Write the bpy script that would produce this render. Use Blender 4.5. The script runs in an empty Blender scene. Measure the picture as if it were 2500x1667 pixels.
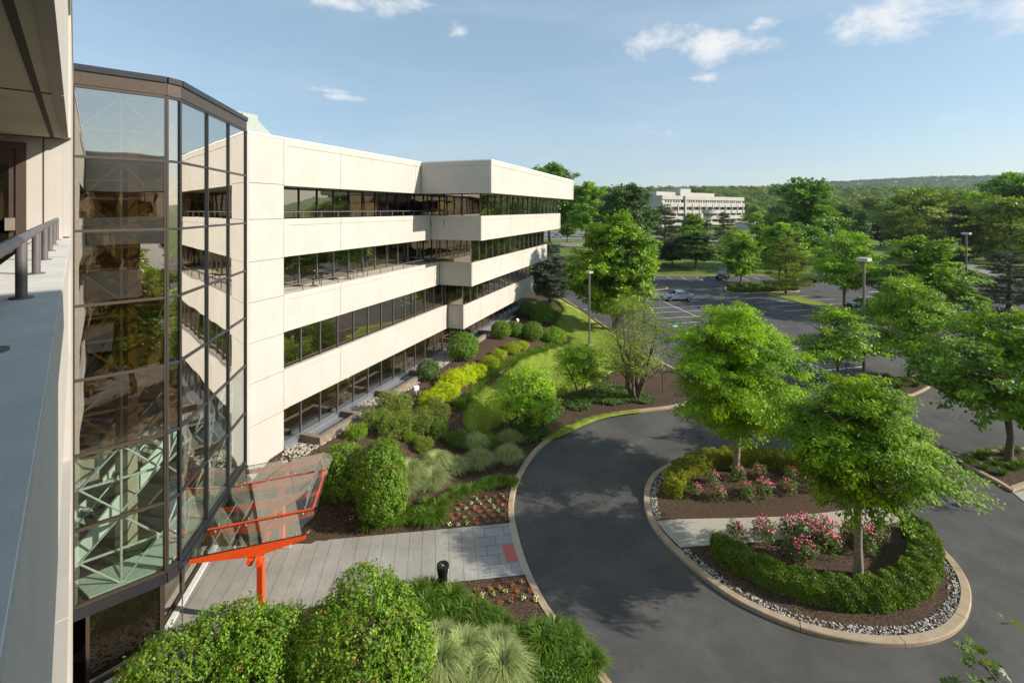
import bpy, bmesh, math, random
import numpy as np
from mathutils import Vector, Matrix
from mathutils.geometry import delaunay_2d_cdt

SC = bpy.context.scene
COL = SC.collection
RN = random.Random(11)
EYE, FL, PX, PY = 14.36, 1180.0, 1250.0, 511.0     # eye height, focal length and principal point in photo pixels
SUN_AZ, SUN_EL = math.radians(98.5), math.radians(26.0)
MV = np.array([.3389, .9408]); NV = np.array([.9408, -.3389]); O1 = np.array([-11.52, 24.4])   # far wing: along, outward, origin

# ------------------------------------------------------------------ terrain
def sstep(t):
    t = np.clip(t, 0, 1); return t * t * (3 - 2 * t)
RIDX = np.array([-900, 80, 400, 700, 930, 1100, 1350, 1570, 1910, 2100, 3200.])
RIDH = np.array([40, 46, 62, 64, 80, 100, 112, 124, 130, 134, 120.])
def Zb(x, y):
    x = np.asarray(x, float); y = np.asarray(y, float)
    z = .02 * np.maximum(y - 20, 0)
    z = np.where(y > 330, 6.2 + 23 * sstep((y - 330) / 300), z)
    z = z + sstep((y - 1250) / 600) * (np.interp(x, RIDX, RIDH) - 29)
    return z
def Z(x, y):
    x = np.asarray(x, float); y = np.asarray(y, float)
    b = Zb(x, y)
    d = (x - O1[0]) * NV[0] + (y - O1[1]) * NV[1]
    s = (x - O1[0]) * MV[0] + (y - O1[1]) * MV[1]
    dw = (y - (20.7 + (x + 9.2) * .154)) / 1.01
    k = (1 - sstep((d - 1.2) / 8.0)) * sstep(dw / 3.6) * (1 - sstep((s - 38) / 9.0))
    return b + np.maximum(2.13 - b, 0) * k
def zat(x, y): return float(Z(x, y))
def G(px, py, off=0.0):
    """where the sight line of a photo pixel meets the terrain"""
    a, c = (px - PX) / FL, (py - PY) / FL
    lo, hi = 4.0, 900.0
    t = 4.0
    f = lambda t: EYE - c * t - float(Z(a * t, t)) - off
    step = .5
    while t < 900 and f(t) > 0: t += step; step *= 1.02
    lo, hi = t - step, t
    for _ in range(40):
        m = (lo + hi) / 2
        if f(m) > 0: lo = m
        else: hi = m
    return (a * lo, lo)
def Gs(pts, off=0.0): return [G(a, b, off) for a, b in pts]
def zoom(ox, oy, s, pts): return [(ox + a / s, oy + b / s) for a, b in pts]
def up(pxh, D): return EYE + (PY - pxh) / FL * D       # height of a pixel row at depth D

# ------------------------------------------------------------------ objects
def link(o):
    COL.objects.link(o); return o
def tag(o, label=None, cat=None, group=None, kind=None):
    if label: o['label'] = label
    if cat: o['category'] = cat
    if group: o['group'] = group
    if kind: o['kind'] = kind
    return o
def thing(name, label, cat, loc=(0, 0, 0), rz=0.0, group=None):
    o = bpy.data.objects.new(name, None); link(o)
    o.empty_display_size = .2
    o.location = loc; o.rotation_euler = (0, 0, rz)
    return tag(o, label, cat, group)
def obj(name, me, parent=None, loc=(0, 0, 0), rz=0.0, sc=None):
    o = bpy.data.objects.new(name, me); link(o)
    o.location = loc; o.rotation_euler = (0, 0, rz)
    if sc is not None: o.scale = sc if hasattr(sc, '__len__') else (sc, sc, sc)
    if parent is not None: o.parent = parent
    return o
def copy_tree(o, parent=None):
    c = o.copy(); COL.objects.link(c)
    c.parent = parent
    for ch in list(o.children): copy_tree(ch, c)
    return c
def place(o, loc, rz=0.0, sc=1.0, label=None, group=None):
    o.location = loc; o.rotation_euler = (0, 0, rz)
    o.scale = sc if hasattr(sc, '__len__') else (sc, sc, sc)
    if label: o['label'] = label
    if group: o['group'] = group
    return o

class MB:
    """collects shapes into one mesh"""
    def __init__(s, org=(0, 0, 0)): s.v = []; s.f = []; s.m = []; s.org = org; s.mi = 0
    def add(s, vs, fs):
        n = len(s.v); s.v += [tuple(p) for p in vs]; s.f += [tuple(i + n for i in f) for f in fs]; s.m += [s.mi] * len(fs)
    def hexa(s, b, t):      # four bottom and four top points
        s.add(list(b) + list(t), [(3, 2, 1, 0), (4, 5, 6, 7), (0, 1, 5, 4), (1, 2, 6, 5), (2, 3, 7, 6), (3, 0, 4, 7)])
    def box(s, x0, y0, z0, x1, y1, z1):
        s.hexa([(x0, y0, z0), (x1, y0, z0), (x1, y1, z0), (x0, y1, z0)], [(x0, y0, z1), (x1, y0, z1), (x1, y1, z1), (x0, y1, z1)])
    def bar(s, a, b, w, h, upv=(0, 0, 1)):
        a, b = Vector(a), Vector(b); d = (b - a).normalized()
        u = Vector(upv)
        if abs(d.dot(u)) > .98: u = Vector((1, 0, 0))
        r = d.cross(u).normalized(); u = r.cross(d).normalized()
        r *= w / 2; u *= h / 2
        s.hexa([a - r - u, a + r - u, b + r - u, b - r - u], [a - r + u, a + r + u, b + r + u, b - r + u])
    def prism(s, poly, z0, z1):
        n = len(poly)
        s.add([(x, y, z0) for x, y in poly] + [(x, y, z1) for x, y in poly],
              [tuple(range(n - 1, -1, -1)), tuple(range(n, 2 * n))] + [(i, (i + 1) % n, n + (i + 1) % n, n + i) for i in range(n)])
    def tube(s, pts, r, n=8, cap=True):
        pts = [Vector(p) for p in pts]; k = len(pts)
        rs = r if hasattr(r, '__len__') else [r] * k
        base = len(s.v); prev = None
        for i, p in enumerate(pts):
            d = (pts[min(i + 1, k - 1)] - pts[max(i - 1, 0)])
            d = d.normalized() if d.length > 1e-9 else Vector((0, 0, 1))
            if prev is None:
                a = Vector((0, 0, 1)) if abs(d.z) < .9 else Vector((1, 0, 0))
                x = d.cross(a).normalized()
            else:
                x = (prev - d * prev.dot(d)).normalized()
            prev = x; y = d.cross(x)
            for j in range(n):
                t = 2 * math.pi * j / n
                s.v.append(tuple(p + (x * math.cos(t) + y * math.sin(t)) * rs[i]))
        nf0 = len(s.f)
        for i in range(k - 1):
            for j in range(n):
                a = base + i * n + j; b = base + i * n + (j + 1) % n
                s.f.append((a, b, b + n, a + n))
        if cap:
            s.f.append(tuple(base + j for j in range(n - 1, -1, -1)))
            s.f.append(tuple(base + (k - 1) * n + j for j in range(n)))
        s.m += [s.mi] * (len(s.f) - nf0)
    def lathe(s, c, prof, n=20):
        base = len(s.v)
        for r, z in prof:
            for j in range(n):
                t = 2 * math.pi * j / n; s.v.append((c[0] + r * math.cos(t), c[1] + r * math.sin(t), c[2] + z))
        nf0 = len(s.f)
        for i in range(len(prof) - 1):
            for j in range(n):
                a = base + i * n + j; b = base + i * n + (j + 1) % n
                s.f.append((a, b, b + n, a + n))
        s.f.append(tuple(base + j for j in range(n - 1, -1, -1)))
        s.f.append(tuple(base + (len(prof) - 1) * n + j for j in range(n)))
        s.m += [s.mi] * (len(s.f) - nf0)
    def mesh(s, name, mats, smooth=False, bevel=0.0):
        me = bpy.data.meshes.new(name)
        o = s.org
        me.from_pydata([(a - o[0], b - o[1], c - o[2]) for a, b, c in s.v], [], s.f)
        mats = mats if isinstance(mats, (list, tuple)) else [mats]
        for m in mats: me.materials.append(m)
        if len(mats) > 1: me.polygons.foreach_set('material_index', s.m)
        bm = bmesh.new(); bm.from_mesh(me)
        bmesh.ops.recalc_face_normals(bm, faces=bm.faces)
        if bevel > 0:
            es = [e for e in bm.edges if len(e.link_faces) == 2 and e.calc_face_angle(0) > .6]
            bmesh.ops.bevel(bm, geom=es, offset=bevel, segments=2, affect='EDGES', clamp_overlap=True)
        bm.to_mesh(me); bm.free()
        if smooth:
            me.polygons.foreach_set('use_smooth', [True] * len(me.polygons))
            try: me.set_sharp_from_angle(angle=math.radians(38))
            except Exception: pass
        me.update()
        return me
    def build(s, name, mats, parent=None, smooth=False, bevel=0.0, at=None):
        loc = (0, 0, 0)
        if parent is None: loc = s.org
        return obj(name, s.mesh(name, mats, smooth, bevel), parent, loc)

def np_mesh(name, V, F, mats, tint=None, mi=None, smooth=False):
    """mesh from arrays: F is (n,4) or (n,3)"""
    me = bpy.data.meshes.new(name)
    V = np.asarray(V, np.float32); F = np.asarray(F, np.int32); k = F.shape[1]
    me.vertices.add(len(V)); me.vertices.foreach_set('co', V.ravel())
    me.loops.add(F.size); me.loops.foreach_set('vertex_index', F.ravel())
    me.polygons.add(len(F)); me.polygons.foreach_set('loop_start', np.arange(0, F.size, k, dtype=np.int32))
    try: me.polygons.foreach_set('loop_total', np.full(len(F), k, np.int32))
    except Exception: pass
    for m in (mats if isinstance(mats, (list, tuple)) else [mats]): me.materials.append(m)
    if mi is not None: me.polygons.foreach_set('material_index', np.asarray(mi, np.int32))
    if smooth: me.polygons.foreach_set('use_smooth', np.ones(len(F), bool))
    if tint is not None:
        at = me.attributes.new('tint', 'FLOAT', 'POINT'); at.data.foreach_set('value', np.asarray(tint, np.float32))
    me.update(calc_edges=True)
    return me

# ------------------------------------------------------------------ materials
def newmat(name):
    m = bpy.data.materials.new(name); m.use_nodes = True
    nt = m.node_tree; nt.nodes.clear()
    return m, nt, nt.nodes, nt.links
def nd(nt, typ, **kw):
    n = nt.nodes.new(typ)
    for k, v in kw.items():
        if k.startswith('i_'):
            key = k[2:]
            n.inputs[int(key) if key.isdigit() else key.replace('_', ' ')].default_value = v
        else: setattr(n, k, v)
    return n
def ramp(nt, stops, interp='LINEAR'):
    r = nt.nodes.new('ShaderNodeValToRGB'); r.color_ramp.interpolation = interp
    e = r.color_ramp.elements
    while len(e) > 1: e.remove(e[0])
    for i, (p, c) in enumerate(stops):
        q = e[0] if i == 0 else e.new(p)
        q.position = p; q.color = (c[0], c[1], c[2], 1) if hasattr(c, '__len__') else (c, c, c, 1)
    return r
def surf(name, c1, c2, scale=3.0, rough=.8, detail=6, spec=.3, bump=0.0, bscale=40.0, metallic=0.0, streak=None, second=None, coord='Object', stretch=None, pos=(.35, .65)):
    """two-tone noise material with optional fine bump, vertical streaks and a second larger blotch"""
    m, nt, N, L = newmat(name)
    out = nd(nt, 'ShaderNodeOutputMaterial'); b = nd(nt, 'ShaderNodeBsdfPrincipled')
    b.inputs['Roughness'].default_value = rough; b.inputs['Metallic'].default_value = metallic
    b.inputs['Specular IOR Level'].default_value = spec
    tc = nd(nt, 'ShaderNodeTexCoord'); src = tc.outputs[coord]
    mp = nd(nt, 'ShaderNodeMapping'); L.new(src, mp.inputs[0])
    if stretch: mp.inputs['Scale'].default_value = stretch
    n = nd(nt, 'ShaderNodeTexNoise', i_Scale=scale, i_Detail=detail, i_Roughness=.6); L.new(mp.outputs[0], n.inputs['Vector'])
    r = ramp(nt, [(pos[0], c1), (pos[1], c2)]); L.new(n.outputs[0], r.inputs[0])
    col = r.outputs[0]
    if second:
        sc2, c3, amt = second
        n2 = nd(nt, 'ShaderNodeTexNoise', i_Scale=sc2, i_Detail=4, i_Roughness=.65); L.new(src, n2.inputs['Vector'])
        r2 = ramp(nt, [(.45, 0), (.68, 1)]); L.new(n2.outputs[0], r2.inputs[0])
        mu = nd(nt, 'ShaderNodeMath', operation='MULTIPLY', i_1=amt); L.new(r2.outputs[0], mu.inputs[0])
        mx = nd(nt, 'ShaderNodeMix', data_type='RGBA'); L.new(mu.outputs[0], mx.inputs[0]); L.new(col, mx.inputs[6]); mx.inputs[7].default_value = (*c3, 1)
        col = mx.outputs[2]
    if streak:
        cs, amt = streak
        mp2 = nd(nt, 'ShaderNodeMapping'); mp2.inputs['Scale'].default_value = (6, 6, .25); L.new(src, mp2.inputs[0])
        n3 = nd(nt, 'ShaderNodeTexNoise', i_Scale=1.0, i_Detail=5, i_Roughness=.6); L.new(mp2.outputs[0], n3.inputs['Vector'])
        r3 = ramp(nt, [(.48, 0), (.75, 1)]); L.new(n3.outputs[0], r3.inputs[0])
        mu = nd(nt, 'ShaderNodeMath', operation='MULTIPLY', i_1=amt); L.new(r3.outputs[0], mu.inputs[0])
        mx = nd(nt, 'ShaderNodeMix', data_type='RGBA'); L.new(mu.outputs[0], mx.inputs[0]); L.new(col, mx.inputs[6]); mx.inputs[7].default_value = (*cs, 1)
        col = mx.outputs[2]
    L.new(col, b.inputs['Base Color'])
    if bump:
        nb = nd(nt, 'ShaderNodeTexNoise', i_Scale=bscale, i_Detail=4, i_Roughness=.6); L.new(src, nb.inputs['Vector'])
        bp = nd(nt, 'ShaderNodeBump', i_Strength=bump, i_Distance=.02); L.new(nb.outputs[0], bp.inputs['Height']); L.new(bp.outputs[0], b.inputs['Normal'])
    L.new(b.outputs[0], out.inputs[0])
    return m
def plain(name, c, rough=.5, metallic=0.0, spec=.5, coat=0.0):
    m, nt, N, L = newmat(name)
    out = nd(nt, 'ShaderNodeOutputMaterial'); b = nd(nt, 'ShaderNodeBsdfPrincipled')
    n = nd(nt, 'ShaderNodeTexNoise', i_Scale=9.0, i_Detail=3); tc = nd(nt, 'ShaderNodeTexCoord'); L.new(tc.outputs['Object'], n.inputs['Vector'])
    r = ramp(nt, [(.3, tuple(v * .9 for v in c)), (.7, tuple(min(1, v * 1.08) for v in c))]); L.new(n.outputs[0], r.inputs[0]); L.new(r.outputs[0], b.inputs['Base Color'])
    b.inputs['Roughness'].default_value = rough; b.inputs['Metallic'].default_value = metallic
    b.inputs['Specular IOR Level'].default_value = spec; b.inputs['Coat Weight'].default_value = coat
    L.new(b.outputs[0], out.inputs[0]); return m
def leafmat(name, dark, light, trans=.38, rough=.5, spec=.25, back=None):
    m, nt, N, L = newmat(name)
    out = nd(nt, 'ShaderNodeOutputMaterial'); b = nd(nt, 'ShaderNodeBsdfPrincipled', i_Roughness=rough)
    b.inputs['Specular IOR Level'].default_value = spec
    at = nd(nt, 'ShaderNodeAttribute', attribute_name='tint'); oi = nd(nt, 'ShaderNodeObjectInfo')
    r = ramp(nt, [(0, dark), (1, light)]); L.new(at.outputs['Fac'], r.inputs[0])
    hs = nd(nt, 'ShaderNodeHueSaturation'); mr = nd(nt, 'ShaderNodeMapRange', i_3=.85, i_4=1.15); L.new(oi.outputs['Random'], mr.inputs[0]); L.new(mr.outputs[0], hs.inputs['Value']); L.new(r.outputs[0], hs.inputs['Color'])
    L.new(hs.outputs[0], b.inputs['Base Color'])
    t = nd(nt, 'ShaderNodeBsdfTranslucent')
    hb = nd(nt, 'ShaderNodeHueSaturation', i_Hue=.485, i_Saturation=1.15, i_Value=1.5); L.new(hs.outputs[0], hb.inputs['Color']); L.new(hb.outputs[0], t.inputs[0])
    mx = nd(nt, 'ShaderNodeMixShader', i_0=trans); L.new(b.outputs[0], mx.inputs[1]); L.new(t.outputs[0], mx.inputs[2])
    L.new(mx.outputs[0], out.inputs[0]); return m
def mirrorglass(name, base, refl, f0=.3, wav=.0015):
    """opaque solar glass: dark body with a coloured mirror coat, slightly wavy"""
    m, nt, N, L = newmat(name)
    out = nd(nt, 'ShaderNodeOutputMaterial'); d = nd(nt, 'ShaderNodeBsdfDiffuse'); d.inputs[0].default_value = (*base, 1)
    g = nd(nt, 'ShaderNodeBsdfGlossy', i_Roughness=.01); g.inputs[0].default_value = (*refl, 1)
    lw = nd(nt, 'ShaderNodeLayerWeight', i_Blend=.45); mr = nd(nt, 'ShaderNodeMapRange', i_3=f0, i_4=.95); L.new(lw.outputs['Facing'], mr.inputs[0])
    tc = nd(nt, 'ShaderNodeTexCoord'); n = nd(nt, 'ShaderNodeTexNoise', i_Scale=.7, i_Detail=1); L.new(tc.outputs['Object'], n.inputs['Vector'])
    bp = nd(nt, 'ShaderNodeBump', i_Strength=1.0, i_Distance=wav * 10); L.new(n.outputs[0], bp.inputs['Height']); L.new(bp.outputs[0], g.inputs['Normal'])
    mx = nd(nt, 'ShaderNodeMixShader'); L.new(mr.outputs[0], mx.inputs[0]); L.new(d.outputs[0], mx.inputs[1]); L.new(g.outputs[0], mx.inputs[2])
    L.new(mx.outputs[0], out.inputs[0]); return m
def seeglass(name, tint, refl, f0=.12, f1=.9, wav=.001, blend=.35):
    m, nt, N, L = newmat(name)
    out = nd(nt, 'ShaderNodeOutputMaterial'); d = nd(nt, 'ShaderNodeBsdfTransparent'); d.inputs[0].default_value = (*tint, 1)
    g = nd(nt, 'ShaderNodeBsdfGlossy', i_Roughness=.008); g.inputs[0].default_value = (*refl, 1)
    lw = nd(nt, 'ShaderNodeLayerWeight', i_Blend=blend); mr = nd(nt, 'ShaderNodeMapRange', i_3=f0, i_4=f1); L.new(lw.outputs['Facing'], mr.inputs[0])
    tc = nd(nt, 'ShaderNodeTexCoord'); n = nd(nt, 'ShaderNodeTexNoise', i_Scale=.6, i_Detail=1); L.new(tc.outputs['Object'], n.inputs['Vector'])
    bp = nd(nt, 'ShaderNodeBump', i_Strength=1.0, i_Distance=wav * 10); L.new(n.outputs[0], bp.inputs['Height']); L.new(bp.outputs[0], g.inputs['Normal'])
    mx = nd(nt, 'ShaderNodeMixShader'); L.new(mr.outputs[0], mx.inputs[0]); L.new(d.outputs[0], mx.inputs[1]); L.new(g.outputs[0], mx.inputs[2])
    L.new(mx.outputs[0], out.inputs[0]); return m

M = {}
M['concrete'] = surf('cream precast concrete', (.495, .458, .40), (.545, .508, .45), .6, .85, spec=.2, bump=.25, bscale=90, streak=((.40, .36, .30), .26), second=(.25, (.475, .432, .365), .3))
M['soffit'] = surf('tan soffit concrete', (.58, .52, .41), (.66, .60, .48), 1.2, .9, bump=.3, bscale=60)
M['stucco'] = surf('grey stucco coping', (.70, .67, .61), (.79, .76, .70), 5, .9, bump=.12, bscale=160, second=(1.3, (.56, .53, .47), .5))
M['white'] = plain('white metal coping', (.82, .81, .78), .5)
M['joint'] = plain('dark joint sealant', (.07, .055, .04), .9)
M['bronze'] = plain('bronze anodised metal', (.10, .075, .055), .45, .5)
M['darkmetal'] = plain('dark grey metal', (.09, .09, .10), .4, .6)
M['rail'] = plain('grey brown painted rail', (.17, .155, .15), .38, .3)
M['mullion'] = plain('grey aluminium mullion', (.30, .31, .32), .35, .8)
M['mullion_dark'] = plain('dark grey mullion', (.042, .042, .046), .4, .4)
M['glass'] = mirrorglass('bronze solar glass', (.014, .011, .007), (.72, .67, .57), .34, .0008)
M['glassfar'] = mirrorglass('dark distant window glass', (.02, .02, .022), (.22, .22, .23), .08)
M['towerglass'] = seeglass('bronze tower glass', (.84, .74, .56), (.95, .94, .91), .42, .95, .0006)
M['clearglass'] = seeglass('clear greenish glass', (.88, .94, .89), (.88, .92, .90), .06, .8, .0006)
M['canopyglass'] = seeglass('pale green canopy glass', (.84, .89, .83), (.9, .9, .88), .05, .40, .0004)
M['steel'] = plain('brushed steel pipe', (.62, .64, .63), .3, .85)
M['pipe'] = plain('pale painted pipe', (.66, .64, .62), .35, .1)
M['orange'] = plain('orange red paint', (.78, .085, .012), .45)
M['tanwall'] = surf('tan interior wall', (.34, .29, .215), (.42, .36, .275), 1.5, .9)
M['paleint'] = plain('pale interior paint', (.66, .70, .64), .7)
M['darkint'] = plain('dark interior floor', (.05, .05, .05), .6)
M['hvac'] = plain('pale grey green sheet metal', (.33, .37, .33), .6, .0)
M['asphalt'] = surf('asphalt', (.056, .055, .056), (.082, .080, .078), .5, .88, detail=9, spec=.25, bump=.5, bscale=120, second=(.22, (.12, .116, .108), .4))
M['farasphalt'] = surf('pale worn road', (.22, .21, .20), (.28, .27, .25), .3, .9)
M['mulch'] = surf('dark bark mulch', (.014, .009, .005), (.150, .095, .056), 13, .95, detail=10, bump=1.0, bscale=45, second=(.7, (.065, .042, .028), .5))
M['kerb'] = surf('tan concrete kerb', (.36, .265, .17), (.47, .355, .235), 2.5, .9, bump=.3, bscale=70, second=(.35, (.42, .36, .28), .5))
M['paint'] = surf('worn white road paint', (.70, .70, .70), (.85, .85, .84), 6, .8)
M['bluepaint'] = plain('pale blue road paint', (.25, .50, .62), .8)
M['lightpath'] = surf('pale exposed aggregate', (.36, .325, .26), (.52, .475, .39), 60, .9, bump=.5, bscale=150, second=(.5, (.40, .37, .31), .4))
M['pad'] = surf('red tactile paving', (.46, .13, .10), (.55, .17, .13), 20, .85)
M['stone'] = surf('pale river stone', (.27, .26, .235), (.56, .545, .51), 3.5, .7, coord='Object')
M['gravel'] = surf('tan gravel stone', (.30, .25, .19), (.58, .52, .44), 4.0, .8, coord='Object')
M['bark'] = surf('grey brown bark', (.10, .078, .055), (.20, .16, .12), 9, .95, bump=.8, bscale=30, stretch=(3, 3, .6))
M['palebark'] = surf('pale grey bark', (.24, .20, .15), (.34, .29, .23), 7, .95, bump=.6, bscale=30)
M['planter'] = surf('brown grey concrete', (.20, .165, .125), (.27, .225, .175), 3, .9, bump=.3, bscale=60)
M['grate'] = plain('galvanised grating', (.42, .44, .46), .4, .7)
M['black'] = plain('gloss black paint', (.012, .012, .013), .22)
M['tyre'] = plain('black rubber', (.018, .018, .018), .8)
M['alloy'] = plain('alloy wheel', (.45, .46, .48), .3, .9)
M['carglass'] = mirrorglass('car glass', (.012, .014, .016), (.75, .8, .85), .12)
M['lamp'] = plain('clear lamp lens', (.75, .76, .78), .15)
M['redlamp'] = plain('red tail lamp', (.45, .02, .02), .2)
M['lampbox'] = plain('grey lamp housing', (.50, .49, .46), .5, .2)
M['whitelamp'] = plain('white lamp housing', (.75, .76, .78), .4)
for k, c in dict(silver=(.36, .42, .48), ink=(.012, .016, .020), slate=(.05, .075, .13), navy=(.02, .03, .05), skyblue=(.30, .46, .62), whitecar=(.75, .76, .77), maroon=(.16, .02, .025)).items():
    M['car_' + k] = plain('car paint ' + k, c, .28, .35, .5, .6)
# ------------------------------------------------------------------ ground materials with patterns
def lawnmat(name, c1, c2, c3):
    m, nt, N, L = newmat(name)
    out = nd(nt, 'ShaderNodeOutputMaterial'); b = nd(nt, 'ShaderNodeBsdfPrincipled', i_Roughness=.9); b.inputs['Specular IOR Level'].default_value = .15
    tc = nd(nt, 'ShaderNodeTexCoord')
    n1 = nd(nt, 'ShaderNodeTexNoise', i_Scale=.35, i_Detail=5, i_Roughness=.6); L.new(tc.outputs['Object'], n1.inputs['Vector'])
    n2 = nd(nt, 'ShaderNodeTexNoise', i_Scale=14.0, i_Detail=6, i_Roughness=.7); L.new(tc.outputs['Object'], n2.inputs['Vector'])
    mp = nd(nt, 'ShaderNodeMapping'); mp.inputs['Rotation'].default_value = (0, 0, .5); mp.inputs['Scale'].default_value = (1.2, .12, 1); L.new(tc.outputs['Object'], mp.inputs[0])
    n3 = nd(nt, 'ShaderNodeTexNoise', i_Scale=1.6, i_Detail=2); L.new(mp.outputs[0], n3.inputs['Vector'])
    r1 = ramp(nt, [(.35, c1), (.65, c2)]); L.new(n1.outputs[0], r1.inputs[0])
    r2 = ramp(nt, [(.42, 0), (.72, 1)]); L.new(n2.outputs[0], r2.inputs[0])
    mx = nd(nt, 'ShaderNodeMix', data_type='RGBA'); L.new(r2.outputs[0], mx.inputs[0]); L.new(r1.outputs[0], mx.inputs[6]); mx.inputs[7].default_value = (*c3, 1)
    r3 = ramp(nt, [(.35, .78), (.65, 1.12)]); L.new(n3.outputs[0], r3.inputs[0])
    hs = nd(nt, 'ShaderNodeHueSaturation'); L.new(r3.outputs[0], hs.inputs['Value']); L.new(mx.outputs[2], hs.inputs['Color'])
    L.new(hs.outputs[0], b.inputs['Base Color'])
    nb = nd(nt, 'ShaderNodeTexNoise', i_Scale=60.0, i_Detail=4); L.new(tc.outputs['Object'], nb.inputs['Vector'])
    bp = nd(nt, 'ShaderNodeBump', i_Strength=.9, i_Distance=.05); L.new(nb.outputs[0], bp.inputs['Height']); L.new(bp.outputs[0], b.inputs['Normal'])
    L.new(b.outputs[0], out.inputs[0]); return m
M['lawn'] = lawnmat('mown lawn', (.185, .28, .030), (.25, .345, .040), (.30, .34, .065))
M['farlawn'] = lawnmat('rough grass', (.10, .165, .022), (.15, .22, .03), (.19, .21, .045))
def pavemat():
    """stamped concrete: long boards across the walk turning to slabs near the kerb"""
    m, nt, N, L = newmat('stamped grey concrete')
    out = nd(nt, 'ShaderNodeOutputMaterial'); b = nd(nt, 'ShaderNodeBsdfPrincipled', i_Roughness=.85); b.inputs['Specular IOR Level'].default_value = .25
    tc = nd(nt, 'ShaderNodeTexCoord')
    mp = nd(nt, 'ShaderNodeMapping'); mp.inputs['Rotation'].default_value = (0, 0, math.radians(-9)); L.new(tc.outputs['Object'], mp.inputs[0])
    sp = nd(nt, 'ShaderNodeSeparateXYZ'); L.new(mp.outputs[0], sp.inputs[0])
    # boards
    fr = nd(nt, 'ShaderNodeMath', operation='MULTIPLY', i_1=1 / .55); L.new(sp.outputs[0], fr.inputs[0])
    fc = nd(nt, 'ShaderNodeMath', operation='FRACT'); L.new(fr.outputs[0], fc.inputs[0])
    e = ramp(nt, [(0, 0), (.015, 0), (.035, 1), (.965, 1), (.985, 0), (1, 0)]); L.new(fc.outputs[0], e.inputs[0])
    wn = nd(nt, 'ShaderNodeTexWhiteNoise', noise_dimensions='1D'); fl = nd(nt, 'ShaderNodeMath', operation='FLOOR'); L.new(fr.outputs[0], fl.inputs[0]); L.new(fl.outputs[0], wn.inputs['W'])
    mp2 = nd(nt, 'ShaderNodeMapping'); mp2.inputs['Scale'].default_value = (4.5, .8, 1); L.new(mp.outputs[0], mp2.inputs[0])
    wv = nd(nt, 'ShaderNodeTexNoise', i_Scale=3.0, i_Detail=6, i_Distortion=2.2); L.new(mp2.outputs[0], wv.inputs['Vector'])
    big = nd(nt, 'ShaderNodeTexNoise', i_Scale=.7, i_Detail=4); L.new(tc.outputs['Object'], big.inputs['Vector'])
    # slabs
    br = nd(nt, 'ShaderNodeTexBrick', i_Scale=1.0, offset=.5); br.inputs['Mortar Size'].default_value = .012; br.inputs['Brick Width'].default_value = .85; br.inputs['Row Height'].default_value = .55
    br.inputs['Color1'].default_value = (.29, .305, .30, 1); br.inputs['Color2'].default_value = (.35, .36, .35, 1); br.inputs['Mortar'].default_value = (.12, .115, .10, 1); L.new(mp.outputs[0], br.inputs['Vector'])
    c = ramp(nt, [(.3, (.31, .29, .255)), (.55, (.36, .34, .30)), (.75, (.41, .39, .35))]); L.new(wv.outputs[0], c.inputs[0])
    hs = nd(nt, 'ShaderNodeHueSaturation'); mr = nd(nt, 'ShaderNodeMapRange', i_3=.96, i_4=1.04); L.new(wn.outputs[0], mr.inputs[0]); L.new(mr.outputs[0], hs.inputs['Value']); L.new(c.outputs[0], hs.inputs['Color'])
    mx = nd(nt, 'ShaderNodeMix', data_type='RGBA'); L.new(e.outputs[0], mx.inputs[0]); mx.inputs[6].default_value = (.21, .19, .16, 1); L.new(hs.outputs[0], mx.inputs[7])
    st = ramp(nt, [(0, 0), (1, 1)], 'CONSTANT'); st.color_ramp.elements[1].position = .5
    th = nd(nt, 'ShaderNodeMapRange', i_1=1.4, i_2=2.2); L.new(sp.outputs[0], th.inputs[0]); L.new(th.outputs[0], st.inputs[0])
    m2 = nd(nt, 'ShaderNodeMix', data_type='RGBA'); L.new(st.outputs[0], m2.inputs[0]); L.new(mx.outputs[2], m2.inputs[6]); L.new(br.outputs[0], m2.inputs[7])
    h2 = nd(nt, 'ShaderNodeHueSaturation'); mr2 = nd(nt, 'ShaderNodeMapRange', i_1=.3, i_2=.7, i_3=.85, i_4=1.15); L.new(big.outputs[0], mr2.inputs[0]); L.new(mr2.outputs[0], h2.inputs['Value']); L.new(m2.outputs[2], h2.inputs['Color'])
    L.new(h2.outputs[0], b.inputs['Base Color'])
    bp = nd(nt, 'ShaderNodeBump', i_Strength=.35, i_Distance=.02); L.new(wv.outputs[0], bp.inputs['Height']); L.new(bp.outputs[0], b.inputs['Normal'])
    L.new(b.outputs[0], out.inputs[0]); return m
M['pave'] = pavemat()

# foliage colours
LM = {}
LM['zelkova'] = leafmat('bright zelkova leaf', (.085, .205, .006), (.375, .575, .008), .34)
LM['maple'] = leafmat('maple leaf', (0.0829, 0.2046, 0.0194), (0.2303, 0.3995, 0.0333), 0.26)
LM['oak'] = leafmat('oak leaf', (0.0771, 0.1595, 0.0277), (0.2233, 0.3354, 0.0555), 0.26, spec=.4)
LM['lime'] = leafmat('fresh green leaf', (0.1085, 0.2324, 0.0194), (0.3179, 0.4894, 0.0305), 0.30)
LM['olive'] = leafmat('olive green leaf', (0.1206, 0.1997, 0.0339), (0.3216, 0.4037, 0.0542), 0.23)
LM['deep'] = leafmat('deep green leaf', (0.0447, 0.1051, 0.0216), (0.1259, 0.2175, 0.0339), 0.20)
LM['purple'] = leafmat('purple plum leaf', (0.0469, 0.0187, 0.0281), (0.1094, 0.0406, 0.0531), .2)
LM['pine'] = leafmat('dark pine needle', (0.043, 0.0692, 0.0332), (0.1156, 0.1484, 0.0635), .12, .6)
LM['bluepine'] = leafmat('blue grey cedar needle', (0.0998, 0.1394, 0.0949), (0.2591, 0.295, 0.1977), .12, .6)
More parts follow.
